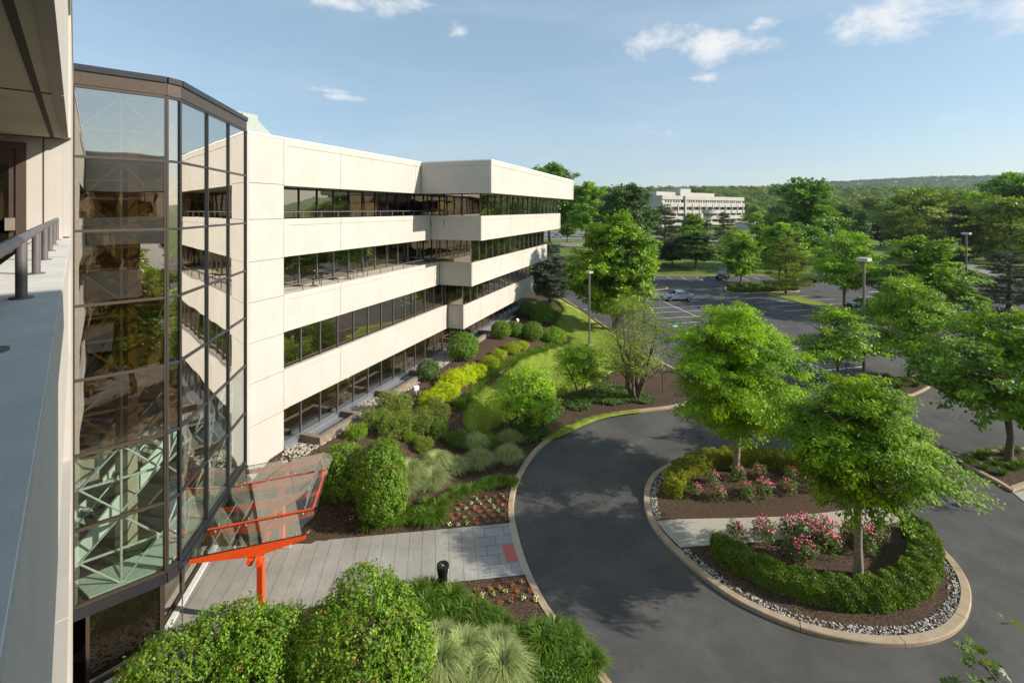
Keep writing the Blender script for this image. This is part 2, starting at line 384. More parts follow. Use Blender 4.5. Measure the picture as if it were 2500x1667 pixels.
LM['boxwood'] = leafmat('boxwood leaf', (0.0714, 0.1594, 0.0166), (0.1786, 0.3012, 0.0277), 0.22)
LM['viburnum'] = leafmat('glossy shrub leaf', (0.0579, 0.1365, 0.01), (0.2638, 0.4416, 0.0361), 0.24, .5, .25)
LM['hedgeyellow'] = leafmat('yellowing hedge leaf', (0.1904, 0.2448, 0.0217), (0.3896, 0.4259, 0.0326), 0.23)
LM['hedgegreen'] = leafmat('dark yew hedge leaf', (0.0609, 0.136, 0.0154), (0.1786, 0.2719, 0.0216), 0.20)
LM['spirea'] = leafmat('grey green shrub leaf', (0.1117, 0.1776, 0.0277), (0.2537, 0.3262, 0.0616), 0.23)
LM['yellow'] = leafmat('golden shrub leaf', (0.3328, 0.4455, 0.0137), (0.6122, 0.6979, 0.0165), .38)
LM['yellowgreen'] = leafmat('yellow green shrub leaf', (0.2448, 0.3535, 0.0254), (0.4713, 0.5619, 0.0362), .38)
LM['daylily'] = leafmat('strappy daylily leaf', (0.0731, 0.154, 0.0194), (0.1827, 0.2896, 0.0323), .34, .5, .25)
LM['fountain'] = leafmat('pale fountain grass blade', (0.2656, 0.3321, 0.1271), (0.5313, 0.5977, 0.2541), .34, .6)
LM['cover'] = leafmat('green ground cover leaf', (0.0731, 0.1631, 0.0216), (0.1868, 0.3173, 0.037), 0.22)
LM['ivy'] = leafmat('dark ivy leaf', (0.0731, 0.1486, 0.0339), (0.1726, 0.2719, 0.0647), 0.20)
LM['rose'] = leafmat('rose leaf', (0.0725, 0.145, 0.0362), (0.1812, 0.2719, 0.0635), 0.22)
LM['wood'] = leafmat('mixed woodland leaf', (0.0511, 0.1015, 0.021), (0.1726, 0.2392, 0.0467), .42)
LM['ridge'] = leafmat('ridge woodland leaf', (0.0283, 0.0831, 0.0295), (0.0669, 0.1441, 0.0483), .5)
M['pink'] = plain('pink rose petal', (.88, .13, .30), .6)
M['redpetal'] = plain('red begonia petal', (.55, .02, .03), .6)
M['rosepetal'] = plain('salmon begonia petal', (.70, .10, .14), .6)
M['creampetal'] = plain('cream yellow petal', (.78, .76, .36), .6)
M['rust'] = plain('rusty seed head', (.34, .19, .05), .8)

# ------------------------------------------------------------------ foliage generators
def unit(a):
    return a / np.maximum(np.linalg.norm(a, axis=1, keepdims=True), 1e-6)
def leafquads(P, ax, nr, L, W, fold=.12):
    ax = unit(ax); nr = nr - ax * np.sum(nr * ax, 1, keepdims=True); nr = unit(nr); sd = np.cross(ax, nr)
    L = np.asarray(L).reshape(-1, 1); W = np.asarray(W).reshape(-1, 1)
    V = np.stack([P, P + ax * L * .45 + sd * W / 2 - nr * W * fold, P + ax * L, P + ax * L * .45 - sd * W / 2 - nr * W * fold], 1).reshape(-1, 3)
    return V, np.arange(len(P) * 4).reshape(-1, 4)
def tubes_np(paths, n=5):
    V = []; F = []
    mb = MB()
    for pts, rs in paths: mb.tube(pts, rs, n, cap=False)
    return np.array(mb.v), np.array(mb.f)

def tree_meshes(name, seed, H, th, tr, env, nl, nc, lpc, L, W, rc, lm, bark, droop=.3, flat=.65, lump=.2, rise=.25, multi=1, lean=(0, 0), inner=.45, spread=.5, tip=.5, layer=.6, spray=.55, gap=.0):
    """env: (relative height, radius) profile of the crown; returns trunk and crown meshes"""
    rs = np.random.default_rng(seed); ch = H - th
    et = np.array([e[0] for e in env]); er = np.array([e[1] for e in env]); R0 = er.max()
    ph = rs.uniform(0, 6.28, 6)
    def lumps(az, t): return 1 + lump * (np.sin(2 * az + ph[0] + 3 * t) * .5 + np.sin(3 * az + ph[1] - 5 * t) * .5 + np.sin(5 * az + ph[2] + 7 * t) * .45)
    r1 = min(.30 * R0, 1.35); per = 14; n1 = max(10, nc // per); nc = n1 * per
    ee = np.maximum(er - 1.25 * r1 - .9 * rc, .12 * er) / (1 + .5 * lump)
    t = []
    while len(t) < n1:
        c = rs.uniform(0, 1, 400); k = rs.uniform(0, 1, 400) < (np.interp(c, et, er) / R0) ** 1.3; t += list(c[k])
    t = np.sort(np.array(t[:n1])); az = np.arange(n1) * 2.39996 + rs.normal(0, .45, n1)
    rad = rs.uniform(.72, 1.16, n1) * np.interp(t, et, ee) * (inner + (1 - inner) * rs.uniform(0, 1, n1) ** spread) * lumps(az, t)
    zlo, zhi = th + .45 * r1, H - .8 * r1 - .5 * rc
    C1 = np.stack([rad * np.cos(az) + lean[0] * t, rad * np.sin(az) + lean[1] * t, zlo + t * (zhi - zlo)], 1)
    sz = rs.uniform(.5, 1.35, n1)
    sub = rs.normal(0, 1, (n1, per, 3)); sub /= np.linalg.norm(sub, axis=2, keepdims=True); sub *= rs.uniform(.45, 1.1, (n1, per, 1)); sub[:, :, 2] *= layer
    C = (C1[:, None, :] + sub * r1 * sz[:, None, None]).reshape(-1, 3)
    g1 = np.repeat(rs.normal(0, 1, n1), per)
    paths = []; nodes = []
    for q in range(multi):
        a0 = 6.283 * q / max(multi, 1) + rs.uniform(0, 1); sp = 0 if multi == 1 else R0 * .35
        zt = th + ch * (.8 if multi == 1 else .6)
        k = 6; pts = []
        for i in range(k):
            u = i / (k - 1)
            pts.append((math.cos(a0) * (sp * u + (.08 if multi > 1 else 0)) + lean[0] * u * .8 + rs.normal(0, .02 * R0) * (u > 0) * (u < 1),
                        math.sin(a0) * (sp * u + (.08 if multi > 1 else 0)) + lean[1] * u * .8 + rs.normal(0, .02 * R0) * (u > 0) * (u < 1), -.15 + (zt + .15) * u))
        rr = [tr * (1.25 if i == 0 else 1) * (1 - .85 * i / (k - 1)) for i in range(k)]
        paths.append((pts, rr)); P = np.array(pts)
        for u in np.linspace(.25, 1, 14):
            nodes.append([np.interp(u, np.linspace(0, 1, k), P[:, j]) for j in range(3)])
        nlq = max(1, nl // multi)
        for i in range(nlq):
            u = .72 * (i + .5) / nlq + rs.uniform(0, .08); a = i * 2.4 + a0 + rs.uniform(-.3, .3)
            hz = th * .92 + (zt - th * .92) * u * .9
            p0 = np.array([np.interp(hz, P[:, 2], P[:, j]) for j in range(3)])
            te = min(1, (hz - th) / ch + rise); rr_ = np.interp(te, et, er) * .72
            p2 = np.array([rr_ * math.cos(a) + lean[0] * te, rr_ * math.sin(a) + lean[1] * te, th + ch * te])
            p1 = p0 + (p2 - p0) * .5 + np.array([0, 0, .06 * np.linalg.norm(p2 - p0)]) + rs.normal(0, .03 * R0, 3)
            r0 = tr * .42 * (1 - .6 * u)
            paths.append(([p0, p0 + (p1 - p0) * .5, p1, p2], [r0, r0 * .8, r0 * .55, r0 * .2]))
            for w in np.linspace(.25, 1, 7):
                nodes.append((1 - w) ** 2 * p0 + 2 * w * (1 - w) * p1 + w * w * p2)
    nodes = np.array(nodes)
    tw = []
    for c in C[:: 1 if nc < 420 else 2]:
        dd = np.linalg.norm(nodes - c, axis=1) + 1.0 * np.maximum(nodes[:, 2] - c[2], 0); b = nodes[int(np.argmin(dd))]
        m = b + (c - b) * .5 + np.array([0, 0, .08 * np.linalg.norm(c - b)])
        r0 = max(.012, tr * .10)
        tw.append(([b, m, c], [r0, r0 * .7, r0 * .3]))
    V, F = tubes_np(paths, 8); V2, F2 = tubes_np(tw, 4)
    TV, TF = np.concatenate([V, V2]), np.concatenate([F, F2 + len(V)])
    ct = .7 * g1 + .7 * rs.normal(0, 1, nc)
    idx = np.repeat(np.arange(nc), lpc); n = len(idx)
    out = C[idx] - np.array([0, 0, th + ch * .35]); out[:, 2] *= .4; out = unit(out)
    cd = C - np.repeat(C1, per, 0); cd[:, 2] *= .6; co_ = C - np.array([0, 0, th + ch * .3]); co_[:, 2] *= .3
    sdir = unit(unit(cd) * .7 + unit(co_) * .6 + rs.normal(0, .35, (nc, 3)) + np.array([0, 0, .12]))[idx]
    u = rs.uniform(-.35, 1, n); ln = spray * rs.uniform(.7, 1.25, nc)[idx]
    off = rs.normal(0, 1, (n, 3)) * (rc * .42) * np.array([1, 1, flat]) * (1.15 - .5 * np.abs(u))[:, None]
    P = C[idx] + sdir * (ln * u)[:, None] + off
    P[:, 2] -= droop * ln * np.maximum(u, 0) ** 2 * .9
    sw = np.cross(sdir, np.array([0, 0, 1.])); sg = np.where(rs.uniform(0, 1, n) < .5, -1., 1.)[:, None]
    ax = sdir * .55 + sw * sg * .6 + rs.normal(0, .30, (n, 3)); ax[:, 2] -= droop
    nr = np.array([0, 0, .65]) + rs.normal(0, .34, (n, 3)) + out * .35 + sdir * .35
    s = rs.uniform(.65, 1.3, n)
    fx = R0 / np.percentile(np.hypot(P[:, 0], P[:, 1]), 97.5); fz = (H - th * .5) / (np.percentile(P[:, 2], 99.9) - th * .5); SCL = np.array([fx, fx, fz])
    P = P * np.array([fx, fx, 1]); P[:, 2] = np.where(P[:, 2] > th * .5, th * .5 + (P[:, 2] - th * .5) * fz, P[:, 2])
    TV[:, :2] *= np.where(TV[:, 2:3] > th, fx, 1); TV[:, 2] = np.where(TV[:, 2] > th * .5, th * .5 + (TV[:, 2] - th * .5) * fz, TV[:, 2])
    trunk = np_mesh(name + '_trunk', TV, TF, bark, smooth=True)
    V, F = leafquads(P, ax, nr, L * s, W * s)
    tint = np.clip(tip + .20 * ct[idx] + rs.normal(0, .18, n), 0, 1)
    crown = np_mesh(name + '_crown', V, F, lm, tint=np.repeat(tint, 4))
    return trunk, crown

def pine_meshes(name, seed, H, th, tr, R0, lm, bark, whorl=.55, lpt=16, shape=.9, droop=.18, nL=.30, nW=.045, up=.0, gaps=.12, irr=.18):
    rs = np.random.default_rng(seed); paths = [([(0, 0, -.15), (rs.normal(0, .05), rs.normal(0, .05), H * .5), (0, 0, H)], [tr * 1.2, tr * .7, .02])]
    P = []; A = []; z = th
    while z < H - .1:
        t = (z - th) / (H - th); r = R0 * ((1 - t) ** shape * (.55 + .45 * min(1, t * 5 + .2)) + .04)
        nb = rs.integers(4, 7); a0 = rs.uniform(0, 6.28)
        for b in range(nb):
            if rs.uniform() < gaps: continue
            a = a0 + 6.283 * b / nb + rs.normal(0, .2); rr = r * rs.uniform(1 - 2 * irr, 1 + irr); zz = z + rs.normal(0, whorl * .3)
            d = np.array([math.cos(a), math.sin(a), 0]); sd = np.array([-math.sin(a), math.cos(a), 0])
            e = lambda u: d * rr * u + np.array([0, 0, zz + rr * (up * u - droop * u * u)])
            paths.append(([e(0), e(.5), e(1)], [max(.012, tr * .22 * (1 - t) + .01), .02, .006]))
            k = max(3, int(rr / .26))
            for u in np.linspace(.22, 1, k):
                w = rr * .34 * (1 - .55 * u)
                for q in range(3 if rr > .8 else 2):
                    P.append(e(u) + sd * rs.uniform(-w, w) + np.array([0, 0, rs.normal(0, .05)])); A.append(d * .9 + sd * rs.normal(0, .5))
        z += whorl * rs.uniform(.7, 1.25)
    P = np.array(P); A = np.array(A)
    V, F = tubes_np(paths, 6)
    trunk = np_mesh(name + '_trunk', V, F, bark, smooth=True)
    ct = rs.normal(0, 1, len(P)); idx = np.repeat(np.arange(len(P)), lpt); n = len(idx)
    Q = P[idx] + rs.normal(0, 1, (n, 3)) * np.array([.13, .13, .06])
    ax = A[idx] + rs.normal(0, .6, (n, 3)) + np.array([0, 0, .25]); nr = np.array([0, 0, 1.]) + rs.normal(0, .6, (n, 3)); s = rs.uniform(.6, 1.3, n)
    V, F = leafquads(Q, ax, nr, nL * s, nW * s)
    crown = np_mesh(name + '_crown', V, F, lm, tint=np.repeat(np.clip(.5 + .22 * ct[idx] + rs.normal(0, .15, n), 0, 1), 4))
    return trunk, crown

def shrub_mesh(name, seed, lobes, n, L, W, lm, depth=.22, out=.45, spots=None, lump=.10, droop=.15, extra=None, mats=None):
    """leaf shell over a union of ellipsoid lobes (cx,cy,cz,rx,ry,rz)"""
    rs = np.random.default_rng(seed); lb = np.array(lobes, float)
    area = (lb[:, 3] * lb[:, 4] + lb[:, 3] * lb[:, 5] + lb[:, 4] * lb[:, 5]); cnt = np.maximum(1, (n * area / area.sum()).astype(int))
    Ps = []; Ds = []; T = []
    for i, (cx, cy, cz, rx, ry, rz) in enumerate(lb):
        k = cnt[i] * 2; d = unit(rs.normal(0, 1, (k, 3))); d = d[d[:, 2] > -.75]
        az = np.arctan2(d[:, 1], d[:, 0]); ph = rs.uniform(0, 6.28, 4)
        lm_ = 1 + lump * (np.sin(3 * az + ph[0] + 4 * d[:, 2]) * .6 + np.sin(5 * az + ph[1] - 6 * d[:, 2]) * .5 + np.sin(9 * az + ph[2] + 9 * d[:, 2]) * .4)
        rr = lm_ * (1 - depth * rs.uniform(0, 1, len(d)) ** 1.6)
        p = np.array([cx, cy, cz]) + d * rr[:, None] * np.array([rx, ry, rz])
        p = p[:cnt[i]]; d = d[:cnt[i]]
        Ps.append(p); Ds.append(unit(d / np.array([rx, ry, rz]))); T.append(np.sin(az[:cnt[i]] * 7 + d[:, 2] * 11 + ph[3]) * .12)
    P = np.concatenate(Ps); D = np.concatenate(Ds); T = np.concatenate(T)
    keep = P[:, 2] > .02
    for i, (cx, cy, cz, rx, ry, rz) in enumerate(lb):
        q = np.sqrt((((P - np.array([cx, cy, cz])) / np.array([rx, ry, rz])) ** 2).sum(1)); keep &= q > (1 - depth - lump * 1.2 - .02)
    P, D, T = P[keep], D[keep], T[keep]; n = len(P)
    cl = 9; m0 = max(1, n // cl); pick = rs.choice(n, m0, replace=False); ii = np.repeat(pick, cl); P = P[ii] + rs.normal(0, 1, (len(ii), 3)) * L * .6; D = unit(D[ii] + rs.normal(0, .30, (len(ii), 3))); T = T[ii] + np.repeat(rs.normal(0, .16, m0), cl); n = len(P)
    tang = np.cross(D, rs.normal(0, 1, (n, 3)))
    ax = D * out + unit(tang) * .8 + rs.normal(0, .2, (n, 3)); ax[:, 2] -= droop
    nr = D * 1.0 + np.array([0, 0, .3]) + rs.normal(0, .36, (n, 3)); s = rs.uniform(.65, 1.3, n)
    V, F = leafquads(P, ax, nr, L * s, W * s)
    tint = np.clip(.5 + T + rs.normal(0, .22, n), 0, 1)
    if spots:
        k = rs.choice(n, spots, replace=False); k = k[D[k][:, 2] > -.1]
        pp = np.repeat(P[k] + D[k] * .03, 10, 0) + rs.normal(0, .035, (len(k) * 10, 3))
        V2, F2 = leafquads(pp, rs.normal(0, 1, pp.shape), rs.normal(0, 1, pp.shape) + np.array([0, 0, 1]), np.full(len(pp), .05), np.full(len(pp), .04))
        mi = np.concatenate([np.zeros(len(F), int), np.ones(len(F2), int)])
        return np_mesh(name, np.concatenate([V, V2]), np.concatenate([F, F2 + len(V)]), [lm, M['rust']], tint=np.concatenate([np.repeat(tint, 4), np.full(len(V2), .5)]), mi=mi)
    return np_mesh(name, V, F, lm, tint=np.repeat(tint, 4))

def stems_mesh(name, seed, H, n, r, bark):
    rs = np.random.default_rng(seed); ps = []
    for i in range(n):
        a = rs.uniform(0, 6.28); d = r * rs.uniform(.2, 1)
        ps.append(([(d * .25 * math.cos(a), d * .25 * math.sin(a), -.1), (d * .6 * math.cos(a), d * .6 * math.sin(a), H * .5), (d * math.cos(a), d * math.sin(a), H)], [.03, .022, .01]))
    V, F = tubes_np(ps, 5); return np_mesh(name, V, F, bark, smooth=True)

def hedge_mesh(name, seed, path, w, h, n, L, W, lm, zf, org):
    """clipped hedge: leaves over a rounded box swept along a path"""
    rs = np.random.default_rng(seed); pa = np.array(path, float); sg = np.linalg.norm(np.diff(pa, axis=0), axis=1); cs = np.concatenate([[0], np.cumsum(sg)]); LT = cs[-1]
    u = rs.uniform(-.02, 1.02, n) * LT
    uc = np.clip(u, 0, LT)
    x = np.interp(uc, cs, pa[:, 0]); y = np.interp(uc, cs, pa[:, 1])
    e = .15; dx = np.interp(np.clip(uc + e, 0, LT), cs, pa[:, 0]) - np.interp(np.clip(uc - e, 0, LT), cs, pa[:, 0]); dy = np.interp(np.clip(uc + e, 0, LT), cs, pa[:, 1]) - np.interp(np.clip(uc - e, 0, LT), cs, pa[:, 1])
    T = unit(np.stack([dx, dy, 0 * dx], 1)); S = np.cross(T, np.array([0, 0, 1.]))
    per = 2 * h + w; q = rs.uniform(0, 1, n) * per
    so = np.where(q < h, -w / 2, np.where(q > h + w, w / 2, q - h - w / 2)); zo = np.where(q < h, q, np.where(q > h + w, per - q, h))
    ns = np.where(q < h, -1., np.where(q > h + w, 1., 0)); nz = np.where((q >= h) & (q <= h + w), 1., 0)
    rd = .18; k = (np.abs(so) > w / 2 - rd) & (zo > h - rd)            # rounded shoulders
    zo = np.where(k, zo - .07, zo); so = np.where(k, so * .94, so)
    bump = 1 + .07 * np.sin(u * 5.3 + so * 7) + .05 * np.sin(u * 11 + zo * 9)
    dp = 1 - .2 * rs.uniform(0, 1, n) ** 1.6
    end = np.clip(np.minimum(uc, LT - uc) / .3, 0, 1) ** .5
    P = np.stack([x, y, 0 * x], 1) + S * (so * bump * dp * (.75 + .25 * end))[:, None]
    P[:, 2] = zf(P[:, 0], P[:, 1]) + zo * bump * np.where(nz > 0, dp, 1) * (.9 + .1 * end)
    over = (u < 0) | (u > LT)
    inside = rs.uniform(0, 1, n) < .0
    # end caps: pull some leaves onto the two end faces
    D = S * ns[:, None] + np.array([0, 0, 1.]) * nz[:, None] + rs.normal(0, .25, (n, 3))
    ncap = int(n * w * h / (per * LT) * 1.1) + 1
    for side in (0, 1):
        so2 = rs.uniform(-w / 2, w / 2, ncap); zo2 = rs.uniform(0, h, ncap); b = pa[0] if side == 0 else pa[-1]
        t = (pa[1] - pa[0]) if side == 0 else (pa[-1] - pa[-2]); t = t / np.linalg.norm(t); s2 = np.array([t[1], -t[0]])
        sg2 = -1 if side == 0 else 1
        bulge = .18 * (1 - (2 * so2 / w) ** 2)
        pp = np.stack([b[0] + s2[0] * so2 * .8 + t[0] * sg2 * bulge, b[1] + s2[1] * so2 * .8 + t[1] * sg2 * bulge, 0 * so2], 1); pp[:, 2] = zf(pp[:, 0], pp[:, 1]) + zo2 * .92
        P = np.concatenate([P, pp]); D = np.concatenate([D, np.tile([t[0] * sg2, t[1] * sg2, .2], (ncap, 1))])
    n = len(P); D = unit(D)
    ax = D * .5 + rs.normal(0, .6, (n, 3)); nr = D + rs.normal(0, .45, (n, 3)) + np.array([0, 0, .3]); s = rs.uniform(.65, 1.3, n)
    V, F = leafquads(P - np.array(org), ax, nr, L * s, W * s)
    tint = np.clip(.5 + .18 * np.sin(P[:, 0] * 2.1 + P[:, 1] * 1.7) + rs.normal(0, .2, n), 0, 1)
    return np_mesh(name, V, F, lm, tint=np.repeat(tint, 4))

def blades_mesh(name, seed, n, r0, h, reach, w, lm, stiff=1.6, spread=1.0):
    """grass or strap-leaf clump with arching blades"""
    rs = np.random.default_rng(seed); a = rs.uniform(0, 6.283, n); b = rs.uniform(0, 1, n) ** .5 * r0; a2 = a + rs.normal(0, .35, n)
    hh = h * rs.uniform(.6, 1.1, n); rr = reach * rs.uniform(.25, 1.05, n) ** spread; us = [0, .35, .7, 1.0]
    ww = w * rs.uniform(.7, 1.2, n); sd = np.stack([-np.sin(a2), np.cos(a2), 0 * a], 1)
    rows = []
    for u in us:
        z = hh * (1.9 * u - .95 * u ** 2 * (1 + .55 * rr / reach)) if stiff < 2 else hh * (1.35 * u - .35 * u * u)
        c = np.stack([b * np.cos(a) + rr * u ** stiff * np.cos(a2), b * np.sin(a) + rr * u ** stiff * np.sin(a2), np.maximum(z, .02)], 1)
        k = (ww * (1 - u) ** .6 * (.55 + .45 * min(1, u * 4 + .2)) + .001)[:, None] * .5
        rows += [c - sd * k, c + sd * k]
    V = np.stack(rows, 1).reshape(-1, 3); base = (np.arange(n) * 8)[:, None]
    F = np.concatenate([base + np.array([[2 * i, 2 * i + 1, 2 * i + 3, 2 * i + 2]]) for i in range(3)], 0)
    tint = np.repeat(np.clip(rs.normal(.5, .25, n), 0, 1), 8)
    return np_mesh(name, V, F, lm, tint=tint)

def scatter_leaves(name, P, L, W, lm, seed, h=.12, per=3):
    """low ground cover: upright little leaves over points"""
    rs = np.random.default_rng(seed); Q = np.repeat(P, per, 0); n = len(Q)
    Q = Q + rs.normal(0, 1, (n, 3)) * np.array([.07, .07, 0]); Q[:, 2] += rs.uniform(0, h, n)
    ax = rs.normal(0, 1, (n, 3)); ax[:, 2] = np.abs(ax[:, 2]) * .8 + .2; nr = np.array([0, 0, 1.]) + rs.normal(0, .5, (n, 3)); s = rs.uniform(.6, 1.3, n)
    V, F = leafquads(Q, ax, nr, L * s, W * s)
    return np_mesh(name, V, F, lm, tint=np.repeat(np.clip(.5 + .2 * np.sin(Q[:, 0] * 3 + Q[:, 1] * 2.3) + rs.normal(0, .2, n), 0, 1), 4))

ICO = None
def stones_mesh(name, P, r0, r1, mat, seed):
    global ICO
    if ICO is None:
        bm = bmesh.new(); bmesh.ops.create_icosphere(bm, subdivisions=1, radius=1); bm.verts.ensure_lookup_table()
        ICO = (np.array([v.co[:] for v in bm.verts]), np.array([[v.index for v in f.verts] for f in bm.faces])); bm.free()
    rs = np.random.default_rng(seed); n = len(P); v, f = ICO
    sc = rs.uniform(r0, r1, (n, 1, 1)) * rs.uniform(.6, 1.25, (n, 1, 3)) * np.array([1.15, 1, .7]); a = rs.uniform(0, 6.28, n)
    V = v[None] * (1 + rs.normal(0, .10, (n, len(v), 1))) * sc; c, s = np.cos(a)[:, None], np.sin(a)[:, None]
    V = np.stack([V[:, :, 0] * c - V[:, :, 1] * s, V[:, :, 0] * s + V[:, :, 1] * c, V[:, :, 2]], 2) + P[:, None, :]
    F = (f[None] + (np.arange(n) * len(v))[:, None, None]).reshape(-1, 3)
    return np_mesh(name, V.reshape(-1, 3), F, mat, smooth=True)

# ------------------------------------------------------------------ polygons on the terrain
def inside(poly, x, y):
    x = np.asarray(x, float); y = np.asarray(y, float); r = np.zeros(x.shape, bool); n = len(poly)
    for i in range(n):
        x0, y0 = poly[i]; x1, y1 = poly[(i + 1) % n]
        if y0 == y1: continue
        c = ((y0 > y) != (y1 > y)) & (x < (x1 - x0) * (y - y0) / (y1 - y0) + x0); r ^= c
    return r
def resample(pts, step, closed=True):
    out = []; n = len(pts); m = n if closed else n - 1
    for i in range(m):
        a, b = np.array(pts[i]), np.array(pts[(i + 1) % n]); k = max(1, int(np.linalg.norm(b - a) / step))
        for j in range(k): out.append(tuple(a + (b - a) * j / k))
    if not closed: out.append(tuple(pts[-1]))
    return out
def smooth(pts, closed=True, it=2):
    for _ in range(it):
        o = []; n = len(pts)
        rng_ = range(n) if closed else range(n - 1)
        if not closed: o.append(pts[0])
        for i in rng_:
            a, b = np.array(pts[i]), np.array(pts[(i + 1) % n]); o += [tuple(a * .75 + b * .25), tuple(a * .25 + b * .75)]
        if not closed: o.append(pts[-1])
        pts = o
    return pts
def sheet(name, poly, off, mat, step=1.0, kind='structure', zf=None, crown=0.0, skirt=0.0):
    zf = zf or Z
    b = resample(poly, step); B = np.array(b)
    x0, y0 = B.min(0); x1, y1 = B.max(0)
    gx, gy = np.meshgrid(np.arange(x0 + step / 2, x1, step), np.arange(y0 + step / 2, y1, step)); gx = gx.ravel(); gy = gy.ravel()
    k = inside(poly, gx, gy); gx, gy = gx[k], gy[k]
    if len(gx):
        dm = np.full(len(gx), 9.)
        for i in range(0, len(B)): dm = np.minimum(dm, (gx - B[i, 0]) ** 2 + (gy - B[i, 1]) ** 2)
        k = dm > (step * .45) ** 2; gx, gy = gx[k], gy[k]
    vs = [Vector(p) for p in b] + [Vector((float(p), float(q))) for p, q in zip(gx, gy)]
    r = delaunay_2d_cdt(vs, [], [list(range(len(b)))], 1, 1e-4)
    V2 = np.array([v[:] for v in r[0]]); V = np.column_stack([V2, zf(V2[:, 0], V2[:, 1]) + off])
    me = bpy.data.meshes.new(name); me.from_pydata(V.tolist(), [], [tuple(f) for f in r[2]]); me.materials.append(mat)
    bm = bmesh.new(); bm.from_mesh(me); bmesh.ops.recalc_face_normals(bm, faces=bm.faces)
    up_ = sum(f.normal.z for f in bm.faces)
    if up_ < 0: bmesh.ops.reverse_faces(bm, faces=bm.faces)
    if skirt:
        ed = [e for e in bm.edges if len(e.link_faces) == 1]
        g = bmesh.ops.extrude_edge_only(bm, edges=ed)
        for v in [q for q in g['geom'] if isinstance(q, bmesh.types.BMVert)]: v.co.z -= skirt
    bm.to_mesh(me); bm.free()
    me.polygons.foreach_set('use_smooth', [True] * len(me.polygons))
    return tag(obj(name, me), kind=kind)
def kerb(name, pts, w, h0, h1, closed=False, joint=3.0, side=1, zf=None):
    """kerb of cast lengths with joints; w to the left (side=1) of the path"""
    zf = zf or Zb
    p = resample(pts, .35, closed)
    if closed: p.append(p[0])
    P = np.array(p); T = np.gradient(P, axis=0)
    if closed: T[0] = T[-1] = P[1] - P[-2]
    T /= np.linalg.norm(T, axis=1, keepdims=True); S = np.stack([-T[:, 1], T[:, 0]], 1) * side
    cs = np.concatenate([[0], np.cumsum(np.linalg.norm(np.diff(P, axis=0), axis=1))])
    mb = MB(); i = 0
    prof = [(0, h0), (0, h1 - .03), (.03, h1), (w, h1), (w, h0)]
    seg = []; last = 0
    for i in range(len(P)):
        seg.append(i)
        if cs[i] - last > joint or i == len(P) - 1:
            if len(seg) >= 2:
                base = len(mb.v)
                for q, j in enumerate(seg):
                    sh = .013 if q == 0 else (-.013 if q == len(seg) - 1 else 0)
                    for o, z in prof:
                        x, y = P[j] + S[j] * o + T[j] * sh; mb.v.append((x, y, float(zf(x, y)) + z))
                m = len(prof); f0 = len(mb.f)
                for q in range(len(seg) - 1):
                    for a in range(m - 1):
                        c = base + q * m + a; mb.f.append((c, c + 1, c + m + 1, c + m))
                mb.f.append(tuple(base + a for a in range(m))); mb.f.append(tuple(base + (len(seg) - 1) * m + a for a in range(m - 1, -1, -1)))
                mb.m += [0] * (len(mb.f) - f0)
            last = cs[i]; seg = [i]
    return tag(mb.build(name, M['kerb']), kind='structure')
def scatter_in(poly, n, seed, zf=None, off=0.0, avoid=None):
    rs = np.random.default_rng(seed); B = np.array(poly); x0, y0 = B.min(0); x1, y1 = B.max(0); X = []; Y = []
    while len(X) < n:
        x = rs.uniform(x0, x1, n * 2); y = rs.uniform(y0, y1, n * 2); k = inside(poly, x, y)
        if avoid is not None: k &= ~inside(avoid, x, y)
        X += list(x[k]); Y += list(y[k])
    X = np.array(X[:n]); Y = np.array(Y[:n]); return np.column_stack([X, Y, (zf or Z)(X, Y) + off])
def offset_poly(poly, d):
    P = np.array(poly); n = len(P); out = []
    A = sum(P[i][0] * P[(i + 1) % n][1] - P[(i + 1) % n][0] * P[i][1] for i in range(n)); sg = 1 if A > 0 else -1
    for i in range(n):
        t = P[(i + 1) % n] - P[i - 1]; t = t / np.linalg.norm(t); out.append(tuple(P[i] + np.array([-t[1], t[0]]) * sg * d))
    return out

